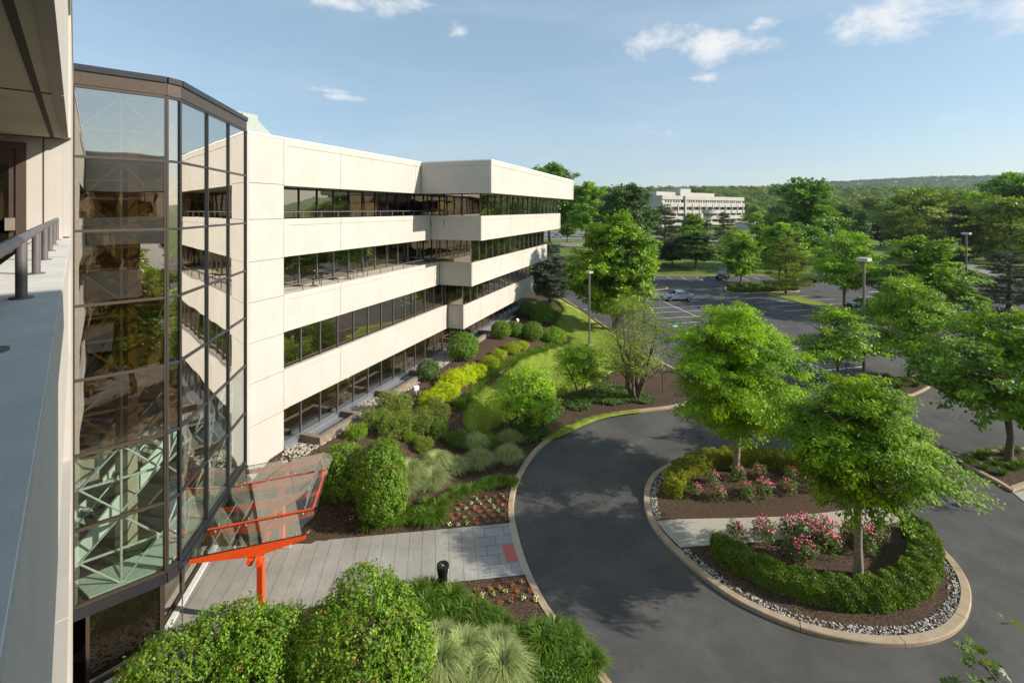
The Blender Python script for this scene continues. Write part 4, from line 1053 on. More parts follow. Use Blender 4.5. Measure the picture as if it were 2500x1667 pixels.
def chair(s, d, rz, label):
    t = thing('bistro_chair', label, 'chair', fW(s, d, 10.0), rz, 'bistro chairs on the ledge')
    mb = MB(); mb.box(-.2, -.2, .43, .2, .2, .45); mb.build('seat', M['black'], t)
    mb = MB()
    for q in (-.18, .18): mb.tube([(q, .19, .44), (q, .24, .86)], .012, 6)
    for z in (.6, .7, .82): mb.bar((-.18, .215 + (z - .6) * .1, z), (.18, .215 + (z - .6) * .1, z), .012, .03)
    mb.build('backrest', M['black'], t)
    for x in (-.18, .18):
        for y in (-.18, .18): mb = MB(); mb.tube([(x, y, .43), (x * 1.1, y * 1.1, 0)], .012, 6); mb.build('leg', M['black'], t)
chair(3.6, -1.2, 2.0, 'black wire chair beside the bistro table nearest the pier')
chair(7.0, -.7, .4, 'black wire chair standing farthest along the third floor ledge')

# ------------------------------------------------------------------ distant office block
def distant():
    A = np.array([79.6, 255.]); B = np.array([146., 305.]); d = (B - A) / np.linalg.norm(B - A); Lb = np.linalg.norm(B - A); o = np.array([d[1], -d[0]]); zg = 4.6
    t = thing('office_block', 'long white office block with four rows of windows far behind the trees', 'building', (A[0], A[1], zg)); org = (A[0], A[1], zg)
    def W(s, q, z): p = A + d * s + o * q; return (p[0], p[1], z)
    def bx(mb, s0, s1, q0, q1, z0, z1): mb.hexa([W(s0, q0, z0), W(s1, q0, z0), W(s1, q1, z0), W(s0, q1, z0)], [W(s0, q0, z1), W(s1, q0, z1), W(s1, q1, z1), W(s0, q1, z1)])
    wm = surf('white precast concrete', (.42, .40, .355), (.48, .455, .41), .4, .9)
    mb = MB(org); bx(mb, 0, Lb, -24, -.6, zg, 21.3); mb.build('wall', wm, t)
    for z0, z1, q in ((19.6, 21.75, .0), (15.7, 18.0, .25), (12.0, 13.9, .2), (8.6, 10.6, .15)):
        mb = MB(org); bx(mb, -.4, Lb + 1.2, -24.5, q, z0, z1); mb.build('spandrel', wm, t)
    mb = MB(org); bx(mb, 4, Lb * .74, -20, -7, 21.76, 24.0); bx(mb, Lb * .28, Lb * .40, -18, -5, 21.77, 26.0); mb.build('penthouse', wm, t)
    k = 0; s = 2.6
    while s < Lb - 2:
        mb = MB(org); bx(mb, s, s + 1.55, -.599, -.55, 18.02, 19.58); mb.build('window', M['glassfar'], t); k += 1
        s += 2.25 if k % 3 else 2.75
    for (z0, z1) in ((13.92, 15.68), (10.62, 11.98), (7.0, 8.58)):
        s = 7
        while s < Lb - 4: mb = MB(org); bx(mb, s, s + 5.6, -.598, -.56, z0, z1); mb.build('window', M['glassfar'], t); s += 6.9
    s = 6.2
    while s < Lb: mb = MB(org); bx(mb, s - .25, s + .25, -.55, .55, 12.05, 17.2); mb.build('fin', wm, t); s += 6.9
    for s in (19, 27, 34.): mb = MB(org); bx(mb, s, s + (1.3 if s < 20 else 3.2), -.5, .9, zg, 21.8 if s < 20 else 12.02); mb.build('pier', wm, t)
    mb = MB(org)
    for k in range(13):
        a0, a1 = math.pi * k / 13, math.pi * (k + 1) / 13
        c = 44; mb.add([W(c, 0, 11.9), W(c - 7 * math.cos(a0), 5 * math.sin(a0), 11.9), W(c - 7 * math.cos(a1), 5 * math.sin(a1), 11.9), W(c, 0, 13.95), W(c - 7 * math.cos(a0), 5 * math.sin(a0), 13.95), W(c - 7 * math.cos(a1), 5 * math.sin(a1), 13.95)], [(0, 1, 2), (3, 5, 4), (1, 4, 5, 2)])
    mb.build('entrance_bay', wm, t)
    # low annexe at the right
    t2 = thing('low_building', 'low flat roofed grey building right of the white office block', 'building', (124, 236, 4.3)); org = (124, 236, 4.3)
    mb = MB(org); mb.prism([(118, 238), (137, 250), (133, 258), (114, 246)], 4.3, 7.4); mb.build('wall', M['lampbox'], t2)
    mb = MB(org); mb.prism([(117.4, 237.6), (137.4, 250.2), (133.2, 258.6), (113.4, 246.2)], 7.42, 7.9); mb.build('roof', wm, t2)
    for k in range(4): p = np.array([119.5, 238.9]) + np.array([4.2, 2.65]) * k; mb = MB(org); mb.prism([tuple(p), tuple(p + np.array([2.5, 1.58])), tuple(p + np.array([2.45, 1.66])), tuple(p + np.array([-.05, .08]))], 5.0, 6.6); mb.build('window', M['glassfar'], t2)
distant()
# ------------------------------------------------------------------ terrain sheet
def terrain():
    xs = np.concatenate([np.arange(-420, -60, 40), np.arange(-60, 160, 5), np.arange(160, 700, 30), np.arange(700, 3000, 90)])
    ys = np.concatenate([np.arange(-60, 0, 15), np.arange(0, 130, 4), np.arange(130, 700, 14), np.arange(700, 2700, 60)])
    X, Y = np.meshgrid(xs, ys); V = np.column_stack([X.ravel(), Y.ravel(), Zb(X, Y).ravel() - .10]); w = len(xs)
    i = (np.arange(len(ys) - 1)[:, None] * w + np.arange(w - 1)[None]).ravel()
    tag(obj('ground', np_mesh('ground', V, np.stack([i, i + 1, i + w + 1, i + w], 1), M['farlawn'], smooth=True)), kind='structure')
terrain()
P2 = lambda pts: [(a * 1.0629, b * 1.0629) for a, b in pts]       # points read at the smaller viewing scale
# asphalt: drop-off loop and car park as one surface
tag(sheet('asphalt', [(-16, -46), (60, -46), (110, 30), (118, 62), (100, 93.2), (-30, 93.2), (-30, 60), (-16, 20)], -.004, M['asphalt'], 4.0, zf=Zb), kind='structure')
# left kerb line: from below the frame round the loop to the car park edge
curb = Gs([(1530, 1720)] + P2([(1400, 1568), (1370, 1530), (1310, 1465), (1260, 1400), (1225, 1335), (1200, 1270), (1185, 1210), (1179, 1175), (1184, 1130), (1200, 1090), (1225, 1050), (1260, 1015), (1310, 983), (1370, 961), (1450, 949), (1550, 939)])
          + [(1690, 984), (1712, 965), (1700, 940), (1655, 905), (1613, 884), (1540, 838), (1468, 790), (1400, 744), (1371, 727), (1330, 703)], -.0)
curbS = smooth(curb, False, 2)
KZ = lambda x, y: Zb(x, y)
# planting bed behind the kerb (mulch), reaching under the buildings
bed = [(x, y) for x, y in curbS] + [(5, 78), (-8, 78), (-24, 30), (-24, 4), (0, 4), (5, 9)]
sheet('planting_bed', bed, .105, M['mulch'], .8)
kerb('kerb', curbS, .27, -.1, .135, side=1)
walk = [G(1258, 1286), (.02, 22.0), (-9.2, 20.65), (-10.0, 22.3), (-14, 23.0), (-14, 15.2), (-9.4, 15.2), (-8.2, 16.6), (-3.5, 18.25)]
cw = [p for p in curbS if 18.75 < p[1] < 22.0 and p[0] < 2.5]
cw = [(x - .33, y - .02) for x, y in cw]
walkpoly = [(-9.2, 20.65), (-10.0, 22.3), (-14, 23.0), (-14, 15.2), (-9.4, 15.2), (-7.6, 17.2), (-3.5, 18.3)] + cw
sheet('walkway', walkpoly, .125, M['pave'], .6, zf=Zb)
cw2 = [(x + .31, y + .02) for x, y in cw]
sheet('kerb_ramp', cw + cw2[::-1], .141, M['lightpath'], .5, zf=Zb)
pad = Gs(P2([(1153, 1251), (1187, 1249), (1196, 1288), (1164, 1290)]), .13)
sheet('tactile_pad', pad, .134, M['pad'], .4, zf=Zb)
mbp = MB((pad[0][0], pad[0][1], 0)); a_ = np.array(pad)
for i in range(9):
    for j in range(9):
        u, v = (i + .5) / 9, (j + .5) / 9; c = (a_[0] * (1 - u) + a_[1] * u) * (1 - v) + (a_[3] * (1 - u) + a_[2] * u) * v
        mbp.lathe((c[0], c[1], Zb(*c) + .134), [(.022, 0), (.016, .008)], 6)
mbp.build('tactile_studs', M['pad'])['kind'] = 'structure'

# lawns
i2 = lambda pts: zoom(1200, 700, 3.485, pts); i5 = lambda pts: zoom(550, 700, 2.6133, pts)
lawn_px = [(1300, 722), (1345, 728)] + i2([(585, 158), (604, 205), (572, 250), (545, 290), (533, 330), (600, 400), (668, 430), (652, 470), (560, 512), (440, 547), (320, 570), (240, 605), (192, 645)]) + i5([(1735, 590), (1640, 640), (1575, 700), (1525, 775), (1508, 840), (1528, 895), (1580, 940), (1650, 930), (1760, 880)]) + i2([(480, 960), (600, 930), (745, 885), (850, 830), (950, 800), (1040, 700), (1180, 720), (1330, 600)]) + [(1588, 872), (1525, 833), (1462, 793), (1397, 747), (1368, 732), (1335, 712)]
lawn_poly = smooth(Gs(lawn_px, .12), True, 1)
sheet('lawn', lawn_poly, .15, M['lawn'], .9, skirt=.06)
strip = smooth(Gs(i2([(400, 1295), (520, 1240), (640, 1180), (800, 1120), (950, 1083), (1120, 1060), (1260, 1050), (1290, 1062), (1130, 1082), (960, 1112), (830, 1155), (690, 1220), (590, 1275), (480, 1300)]), .12), True, 1)
sheet('grass_verge', strip, .15, M['lawn'], .4, skirt=.05)

# ------------------------------------------------------------------ drop-off island
isl_px = P2([(1555, 1060), (1510, 1080), (1486, 1106), (1477, 1140), (1481, 1180), (1500, 1220), (1540, 1265), (1600, 1320), (1680, 1380), (1760, 1420), (1850, 1455), (1950, 1478), (2050, 1488), (2130, 1483), (2190, 1462), (2224, 1425), (2234, 1380), (2225, 1340), (2200, 1300), (2165, 1262), (2120, 1215), (2060, 1160), (1985, 1105), (1900, 1064), (1800, 1038), (1700, 1034), (1620, 1041)])
isl = smooth(Gs(isl_px), True, 2)
A_ = sum(isl[i][0] * isl[(i + 1) % len(isl)][1] - isl[(i + 1) % len(isl)][0] * isl[i][1] for i in range(len(isl)))
if A_ < 0: isl = isl[::-1]
kerb('island_kerb', isl, .29, -.1, .145, closed=True, side=1)
isl_in = offset_poly(isl, .28)
sheet('island_bed', isl_in, .10, M['mulch'], .6, zf=Zb)
pathp = Gs(P2([(1507, 1196), (1560, 1192), (1700, 1189), (1800, 1186), (1905, 1176), (2010, 1160), (2075, 1195), (1990, 1215), (1880, 1230), (1760, 1243), (1640, 1251), (1563, 1257), (1535, 1230)]), .11)
sheet('island_path', pathp, .118, M['lightpath'], .5, zf=Zb)
ringp = np.array(offset_poly(isl, .31)); rin = offset_poly(isl, .66)
ps = scatter_in([tuple(p) for p in ringp], 26000, 5, Zb, .115)
x, y = ps[:, 0], ps[:, 1]
k = ~inside(rin, x, y) & ~inside(offset_poly(pathp, -.1), x, y)
rj = np.random.default_rng(3)
k &= (rj.uniform(0, 1, len(x)) < np.where(x < 11.0, .75, 1.0))
tag(obj('river_stones', stones_mesh('river_stones', ps[k], .020, .046, M['stone'], 6)), kind='stuff')
# gravel against the far wing and at the foot of the tower
gp = [fW(s, d, 0)[:2] for s, d in ((.1, .05), (33, .05), (33, .9), (24, 1.3), (12, 1.5), (5, 1.7), (0, 1.4), (-1.0, .6))]
ps = scatter_in(gp, 6500, 8, Z, .11)
tag(obj('gravel_strip', stones_mesh('gravel_strip', ps, .03, .075, M['gravel'], 9)), kind='stuff')
gq = [(-13.6, 12.6), (-11.0, 15.1), (-8.8, 14.6), (-9.0, 12.6), (-11, 11.5)]
ps = scatter_in(gq, 2600, 18, Zb, .12)
tag(obj('gravel_patch', stones_mesh('gravel_patch', ps, .03, .07, M['gravel'], 19)), kind='stuff')

# ------------------------------------------------------------------ car park islands and markings
i8 = lambda pts: zoom(1600, 660, 4.276, pts)
def bedisland(name, px, mat, off=.0):
    p = smooth(Gs(px), True, 2)
    A = sum(p[i][0] * p[(i + 1) % len(p)][1] - p[(i + 1) % len(p)][0] * p[i][1] for i in range(len(p)))
    if A < 0: p = p[::-1]
    kerb(name + '_kerb', p, .16, -.1, .13, closed=True, side=1); sheet(name, offset_poly(p, .15), .10, mat, 1.2, zf=Zb); return p
bedisland('shrub_island', i8([(715, 190), (735, 222), (850, 246), (980, 246), (1110, 236), (1300, 232), (1500, 226), (1512, 212), (1480, 182), (1300, 168), (1050, 160), (850, 160), (745, 168)]), M['mulch'])
bedisland('grass_divider', i8([(1112, 234), (1300, 287), (1500, 340), (1740, 405), (1920, 458), (2100, 513), (2300, 570), (2330, 555), (2260, 518), (2060, 440), (1880, 378), (1700, 330), (1480, 268), (1330, 240)]), M['lawn'])
bedisland('corner_island', zoom(1300, 350, 3.136, [(820, 1080), (900, 1095), (985, 1092), (1035, 1105), (1040, 1114), (1000, 1122), (900, 1128), (800, 1130)]), M['mulch'])
i4 = lambda pts: zoom(1900, 700, 2.852, pts)
bedisland('lamp_island', i4([(300, 690), (420, 668), (540, 655), (700, 638), (900, 625), (1050, 630), (1110, 660), (1040, 720), (900, 780), (700, 810), (500, 800), (330, 760)]), M['mulch'])
i6 = lambda pts: zoom(1900, 1050, 2.5414, pts)
ti = Gs(i6([(1128, 186), (1150, 226), (1220, 258), (1300, 300), (1380, 345), (1452, 388), (1540, 358), (1700, 300), (1900, 240), (1900, 100), (1700, 90), (1540, 115), (1400, 125), (1260, 140), (1180, 160)]))
p = ti if sum(ti[i][0] * ti[(i + 1) % len(ti)][1] - ti[(i + 1) % len(ti)][0] * ti[i][1] for i in range(len(ti))) > 0 else ti[::-1]
kerb('tree_island_kerb', p, .26, -.1, .13, closed=True, side=1); sheet('tree_island', offset_poly(p, .24), .10, M['mulch'], .8, zf=Zb)
sheet('side_path', Gs(i6([(1462, 392), (1560, 362), (1720, 310), (1800, 470), (1620, 500), (1520, 440)])), .02, M['lightpath'], .8, zf=Zb)
# lines
LINES = []
def line(a, b, w=.10, mat='paint'): LINES.append((a, b, w, mat))
def pl(pts, *a, **k):
    g = Gs(pts)
    for q in range(len(g) - 1): line(g[q], g[q + 1], *a, **k)
for a, b in (((-330, 268), (120, 246)), ((-330, 318), (443, 318)), ((-330, 408), (572, 365)), ((-260, 455), (560, 416)), ((20, 503), (480, 476)), ((132, 560), (470, 536)),
             ((900, 296), (1140, 283)), ((1060, 334), (1385, 318)), ((1190, 377), (1535, 361)), ((1345, 424), (1705, 406)), ((1520, 476), (1850, 458)), ((1740, 533), (2100, 512)), ((2090, 592), (2310, 577)),
             ((1420, 275), (1600, 262)), ((1640, 308), (1870, 300)), ((1790, 352), (1990, 343)), ((2230, 228), (2352, 220)),
             ((1500, 716), (1530, 712)), ((1310, 832), (1580, 808)), ((1600, 920), (1880, 900)), ((1360, 994), (1600, 968)), ((1780, 1040), (2170, 1005)), ((1570, 1082), (1810, 1060)),
             ((-60, 262), (380, 458)), ((380, 458), (560, 538)), ((1590, 960), (1950, 1108)), ((1410, 992), (1455, 1060)), ((1505, 982), (1580, 1078)), ((1612, 970), (1695, 1066))):
    pl(i8([a, b]))
for a, b in (((120, 66), (185, 104)), ((270, 67), (342, 106)), ((425, 68), (500, 107)), ((570, 68), (648, 106)), ((870, 68), (985, 110)), ((1020, 70), (1140, 110)), ((1190, 72), (1300, 108))): pl(i8([a, b]))
pl([(1416, 673), (1420, 682)]); pl([(1350, 755), (1440, 753)]); pl(zoom(1800, 380, 3.136, [(1590, 1180), (1755, 1145)])); pl(zoom(1800, 380, 3.136, [(1620, 1320), (1700, 1316)])); pl(zoom(1800, 380, 3.136, [(1680, 1383), (1800, 1376)])); pl(zoom(1800, 380, 3.136, [(1000, 1045), (1100, 1038)]))
for a, b, w, mt in LINES:
    a, b = np.array(a), np.array(b); d = (b - a) / np.linalg.norm(b - a); s = np.array([-d[1], d[0]]) * w / 2; n = max(1, int(np.linalg.norm(b - a) / 2)); V = []; F = []
    for q in range(n + 1):
        c = a + (b - a) * q / n
        for sg in (-1, 1): e = c + s * sg; V.append((e[0], e[1], float(Zb(*e)) + .004))
    for q in range(n): F.append((2 * q, 2 * q + 1, 2 * q + 3, 2 * q + 2))
    me = bpy.data.meshes.new('road_marking'); me.from_pydata(V, [], F); me.materials.append(M[mt]); tag(obj('road_marking', me), kind='structure')
sheet('blue_marking', Gs(i8([(170, 576), (232, 570), (236, 592), (205, 596)])), .006, M['bluepaint'], 2, zf=Zb)
# roads beyond the car park
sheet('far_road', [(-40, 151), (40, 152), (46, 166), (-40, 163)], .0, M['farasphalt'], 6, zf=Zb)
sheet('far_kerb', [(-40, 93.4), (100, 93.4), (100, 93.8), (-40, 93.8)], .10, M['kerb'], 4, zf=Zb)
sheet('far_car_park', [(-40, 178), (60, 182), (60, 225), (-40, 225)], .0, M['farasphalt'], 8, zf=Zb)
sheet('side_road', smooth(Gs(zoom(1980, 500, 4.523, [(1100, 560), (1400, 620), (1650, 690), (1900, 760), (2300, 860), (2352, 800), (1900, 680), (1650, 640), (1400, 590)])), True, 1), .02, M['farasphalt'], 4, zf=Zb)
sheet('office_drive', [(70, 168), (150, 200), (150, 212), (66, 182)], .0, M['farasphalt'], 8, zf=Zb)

# ------------------------------------------------------------------ planter boxes with gratings beside the far wing
def planter(s0, s1, label, group):
    c = fW((s0 + s1) / 2, .7, 0); z = 2.02; t = thing('light_well', label, 'light well', (c[0], c[1], z), 0, group); org = (c[0], c[1], z); h0, h1 = 1.7, 2.62; w = .30; d1 = 1.42
    mb = MB(org); fb(mb, s0, s0 + w, .11, d1, h0, h1); fb(mb, s1 - w, s1, .11, d1, h0, h1); fb(mb, s0 + w + .001, s1 - w - .001, d1 - w, d1 - .001, h0, h1 - .001); mb.build('kerb_wall', M['planter'], t, bevel=.012)
    mb = MB(org); d = .16
    while d < d1 - w - .03: fb(mb, s0 + w, s1 - w, d, d + .045, 2.26, 2.32); d += .105
    mb.build('grating', M['grate'], t)
    mb = MB(org); fb(mb, s0 + w, s1 - w, .11, d1 - w, 1.72, 1.8); mb.build('well_floor', M['darkint'], t)
planter(.95, 4.35, 'brown concrete light well with steel grating nearest the pale pier', 'light wells along the far wing')
planter(7.4, 11.8, 'long brown concrete light well behind the big grey green shrubs', 'light wells along the far wing')
planter(20.2, 24.2, 'brown concrete light well below the lowest overhanging corner', 'light wells along the far wing')

# ------------------------------------------------------------------ lamps, bin, lights and signs
def lamp_post(px, D, ztop, label, w=.17, hw=.78, hh=.26):
    x = (px - PX) / FL * D; z0 = float(Zb(x, D)); t = thing('lamp_post', label, 'street lamp', (x, D, z0), .55, 'car park lamp posts'); H = ztop - z0
    mb = MB(); mb.prism([(-w / 2, -w / 2), (w / 2, -w / 2), (w / 2, w / 2), (-w / 2, w / 2)], .0, H - hh + .01); mb.build('pole', M['rail'], t, bevel=.012)
    mb = MB(); mb.prism([(-.26, -.26), (.26, -.26), (.26, .26), (-.26, .26)], -.1, .25); mb.build('base', M['kerb'], t, bevel=.02)
    mb = MB(); mb.prism([(-hw / 2, -hw / 2), (hw / 2, -hw / 2), (hw / 2, hw / 2), (-hw / 2, hw / 2)], H - hh, H); h = mb.build('lamp_head', M['lampbox'], t, bevel=.02)
    mb = MB(); mb.prism([(-hw * .4, -hw * .4), (hw * .4, -hw * .4), (hw * .4, hw * .4), (-hw * .4, hw * .4)], H - hh - .02, H - hh - .002); mb.build('lens', M['lamp'], h)
lamp_post(2109, 38.9, 10.45, 'tall lamp post with square grey head standing in the mulched island', .17, .82)
lamp_post(2359, 70.4, 10.95, 'tall lamp post with square grey head before the dark pine at right', .20, .95)
lamp_post(1439, 48.5, 8.15, 'dark lamp post on the lawn left of the large maple', .14, .55, .2)
lamp_post(1556, 92, 10.9, 'distant lamp post, its square pale head just clearing the maple', .2, 1.0)
def litter_bin():
    x, y = G(1081, 1440, .1); z = .1; t = thing('litter_bin', 'black cylindrical litter bin with a hooded ash tray top beside the walkway', 'bin', (x, y, z))
    mb = MB(); mb.lathe((0, 0, 0), [(.19, 0), (.19, .03), (.175, .05), (.175, .66)], 28); mb.build('body', M['black'], t, smooth=True)
    mb = MB(); mb.lathe((0, 0, 0), [(.205, .70), (.215, .72), (.215, .80), (.235, .84), (.235, .93), (.225, .96), (.12, .965), (.10, .93), (.05, .925)], 28); l = mb.build('lid', M['black'], t, smooth=True)
    mb = MB(); mb.lathe((0, 0, 0), [(.055, .926), (.05, .945), (.01, .948)], 14); mb.build('ash_tray', M['steel'], l, smooth=True)
    for k in range(4):
        a = k * math.pi / 2 + .5; mb = MB(); mb.bar((.185 * math.cos(a), .185 * math.sin(a), .62), (.2 * math.cos(a), .2 * math.sin(a), .76), .03, .02); mb.build('strut', M['black'], t)
    mb = MB(); mb.box(.19, -.05, .70, .222, .05, .79); mb.build('sticker', M['white'], t)
litter_bin()
def flood(px, py, rz, label):
    x, y = G(px, py, .1); t = thing('flood_light', label, 'light', (x, y, zat(x, y) + .1), rz, 'white garden flood lights')
    mb = MB(); mb.tube([(0, 0, -.05), (0, 0, .32)], .03, 8); mb.build('stake', M['whitelamp'], t)
    mb = MB(); mb.hexa([(-.17, -.1, .30), (.17, -.1, .30), (.17, .1, .42), (-.17, .1, .42)], [(-.17, -.14, .50), (.17, -.14, .50), (.17, .04, .62), (-.17, .04, .62)]); h = mb.build('lamp_housing', M['whitelamp'], t, bevel=.01)
    mb = MB(); mb.hexa([(-.14, .045, .45), (.14, .045, .45), (.14, .1, .425), (-.14, .1, .425)], [(-.14, .01, .6), (.14, .01, .6), (.14, .05, .61), (-.14, .05, .61)]); mb.build('lens', M['lamp'], h)
flood(1016, 964, .6, 'white flood light on the mulch beside the golden shrubs')
flood(1263, 792, 1.0, 'white flood light among the clipped balls near the far corner')
def path_light(px, py, h, label):
    x, y = G(px, py, .1); t = thing('marker_post', label, 'post', (x, y, zat(x, y) + .1), .4, 'thin dark marker posts')
    mb = MB(); mb.tube([(0, 0, -.1), (0, 0, h)], .028, 8); mb.build('pole', M['darkmetal'], t)
    mb = MB(); mb.box(-.14, -.012, h - .22, .14, .012, h + .16); mb.build('plate', M['darkmetal'], t)
path_light(1326, 1070, 1.75, 'thin dark sign post at the kerb beside the rounded shrub')
path_light(1617, 957, 1.55, 'thin dark sign post on the mulch right of the many stemmed tree')
path_light(2066, 921, 1.9, 'thin dark sign post beside the small maple at the marked bays')
def round_sign():
    D = 128.; x = (2098 - PX) / FL * D; z0 = float(Zb(x, D)); t = thing('road_sign', 'pale round road sign on a short post far behind the car park', 'sign', (x, D, z0), .3)
    mb = MB(); mb.tube([(0, 0, 0), (0, 0, 2.2)], .08, 8); mb.build('pole', M['darkmetal'], t)
    mb = MB(); mb.tube([(0, -.06, 2.7), (0, -.09, 2.7)], .55, 20); mb.build('disc', M['white'], t)
round_sign()
def utility():
    D = 172.; x = (1729 - PX) / FL * D; z0 = float(Zb(x, D)); t = thing('utility_pole', 'thin brown wooden pole with two small lamps before the white office block', 'pole', (x, D, z0))
    mb = MB(); mb.tube([(0, 0, 0), (0, 0, 8.3)], [.17, .12], 8); mb.build('pole', M['palebark'], t)
    mb = MB(); mb.bar((-.9, 0, 8.15), (.9, 0, 8.15), .14, .16); c = mb.build('crossarm', M['darkmetal'], t)
    for q in (-.8, .8): mb = MB(); mb.box(q - .28, -.2, 8.25, q + .28, .2, 8.42); mb.build('lamp_head', M['lampbox'], c)
utility()
# ------------------------------------------------------------------ cars
def car(kind, paint, label, loc, rz, group=None):
    t = thing('car' if kind != 'pickup' else 'pickup_truck', label, 'car' if kind != 'pickup' else 'pickup truck', loc, rz, group)
    if kind == 'sedan': Ln, Wd, H = 4.75, 1.78, 1.42; low = [(-2.37, .42), (-2.36, .62), (-2.25, .72), (-1.25, .88), (-.95, .92), (1.55, .96), (2.15, .93), (2.34, .80), (2.37, .5), (2.3, .3), (-2.25, .28)]; cab = [(-1.15, .89), (-.30, 1.36), (.15, 1.42), (.75, 1.39), (1.72, .95)]; wx = (-1.45, 1.32)
    elif kind == 'suv': Ln, Wd, H = 4.5, 1.86, 1.74; low = [(-2.22, .5), (-2.22, .80), (-2.1, .95), (-1.2, 1.06), (-.95, 1.10), (2.1, 1.12), (2.22, 1.0), (2.22, .5), (2.15, .34), (-2.1, .34)]; cab = [(-1.15, 1.08), (-.45, 1.64), (.1, 1.72), (1.75, 1.66), (2.12, 1.10)]; wx = (-1.35, 1.35)
    else: Ln, Wd, H = 5.5, 1.95, 1.85; low = [(-2.75, .55), (-2.75, .95), (-2.62, 1.08), (-1.35, 1.18), (-1.1, 1.2), (2.7, 1.2), (2.75, 1.1), (2.75, .6), (2.7, .45), (-2.65, .42)]; cab = [(-1.3, 1.17), (-.75, 1.76), (-.4, 1.84), (.55, 1.82), (.85, 1.19)]; wx = (-1.75, 1.65)
    hw = Wd / 2
    mb = MB(); n = len(low); rows = []
    zmid = .62 if kind == 'sedan' else .75
    for sg in (-1, 1):
        rows.append([(x, sg * hw * (.94 if z > zmid + .15 else 1.0) * (.90 if abs(x) > Ln * .46 else 1), z) for x, z in low])
    cx_ = [(x * .985, z) for x, z in low]
    vs = rows[0] + rows[1]; mb.add(vs, [tuple(range(n)), tuple(range(2 * n - 1, n - 1, -1))] + [(i, (i + 1) % n, n + (i + 1) % n, n + i) for i in range(n)])
    body = mb.build('body', paint, t, smooth=True, bevel=.05)
    if kind == 'pickup':
        mb = MB(); mb.box(.95, -hw + .12, 1.06, 2.62, hw - .12, 1.215); mb.build('bed_cover', M['black'], body)
    ti_, bi = hw * .72, hw * .90
    wof = lambda z: bi + (ti_ - bi) * (z - cab[0][1]) / (H - cab[0][1])
    mb = MB(); m = len(cab); vs = []
    for sg in (-1, 1): vs += [(x, sg * wof(z), z - .02) for x, z in cab]
    mb.add(vs, [tuple(range(m)), tuple(range(2 * m - 1, m - 1, -1))] + [(i, (i + 1) % m, m + (i + 1) % m, m + i) for i in range(m)])
    mb.build('windows', M['carglass'], t, smooth=True, bevel=.02)
    mb = MB(); q = [c for c in cab if c[1] > H - .10]; vs = []
    for dz in (-.035, .022):
        for x, z in (q[0], q[-1]):
            for sg in (-1, 1): vs.append((x + (.02 if x > 0 else -.03), sg * (wof(z) + .015), z + dz))
    x0, x1 = q[0][0] - .04, q[-1][0] + .04; zt = H
    rf = [(x0, q[0][1]), (.5 * (x0 + x1), H + .015), (x1, q[-1][1])]
    vs = []
    for x, z in rf:
        for sg in (-1, 1): vs += [(x, sg * (wof(z) + .012), z - .045), (x, sg * (wof(z) - .06), z + .02)]
    fs = []
    for i in range(2):
        a = i * 4; b = a + 4; fs += [(a + 1, a + 3, b + 3, b + 1), (a, a + 1, b + 1, b), (a + 3, a + 2, b + 2, b + 3)]
    fs += [(0, 2, 3, 1), (8, 9, 11, 10)]; mb.add(vs, fs); roof = mb.build('roof', paint, t, smooth=True)
    for sg in (-1, 1):
        mb = MB()
        e = lambda x, z: (x, sg * (wof(z) + .008), z - .02)
        mb.bar(e(*cab[0]), e(*cab[1]), .05, .06); mb.bar(e(*cab[-1]), e(*cab[-2]), .05, .10)
        bx = [(.32, 0)] if kind != 'suv' else [(.2, 0), (1.15, 0)]
        for bx_, _ in bx:
            zt2 = np.interp(bx_, [c[0] for c in cab], [c[1] for c in cab]); mb.bar(e(bx_, cab[0][1]), e(bx_, zt2), .03, .09)
        mb.build('pillars', paint, t)
        mb = MB(); mb.box(-.95, sg * (hw + .01) - .02, cab[0][1] + .02, -.75, sg * (hw + .01) + .14 * sg, cab[0][1] + .16) if sg > 0 else mb.box(-.95, -hw - .15, cab[0][1] + .02, -.75, -hw + .01, cab[0][1] + .16); mb.build('side_mirror', paint, t, bevel=.02)
        mb = MB(); y0, y1 = sorted((sg * hw * .50, sg * hw * .86)); zl = low[1][1]; mb.hexa([(low[1][0] - .0, y0, zl - .10), (low[1][0] - .0, y1, zl - .10), (low[1][0] + .25, y1, zl - .10), (low[1][0] + .25, y0, zl - .10)], [(low[1][0] - .015, y0, zl + .05), (low[1][0] - .015, y1, zl + .05), (low[1][0] + .25, y1, zl + .06), (low[1][0] + .25, y0, zl + .06)]); mb.build('headlight', M['lamp'], t)
        mb = MB(); xr = Ln / 2; mb.box(xr - .22, y0 + (.05 if sg > 0 else 0), .74 + (H - 1.42) * .5, xr + .012, y1, .90 + (H - 1.42) * .6); mb.build('tail_light', M['redlamp'], t)
    rw = .32 if kind == 'sedan' else .37
    for x in wx:
        for sg in (-1, 1):
            y = sg * (hw - .10)
            mb = MB(); mb.tube([(x, y - .11, rw), (x, y + .11, rw)], rw, 20); wh = mb.build('wheel', M['tyre'], t, smooth=True)
            mb = MB(); mb.tube([(x, y + sg * .105, rw), (x, y + sg * .125, rw)], rw * .66, 16)
            mb.build('rim', M['alloy'], wh, smooth=True)
    mb = MB(); mb.box(-Ln / 2 - .01, -hw * .42, .42, -Ln / 2 + .05, hw * .42, .60 if kind == 'sedan' else .85); mb.build('grille', M['black'] if kind != 'pickup' else M['alloy'], t)
    return t
def at(px, py, dz=0): x, y = G(px, py); return (x, y, float(Zb(x, y)) + dz)
car('sedan', M['car_silver'], 'silver grey sedan parked alone in the middle of the car park', at(1655, 733), .05)
car('pickup', M['car_ink'], 'black pickup truck parked at the far kerb of the car park', at(1765, 681), 1.05)
car('suv', M['car_slate'], 'dark blue sport utility car parked behind the tall lamp post', at(2113, 757), .05)
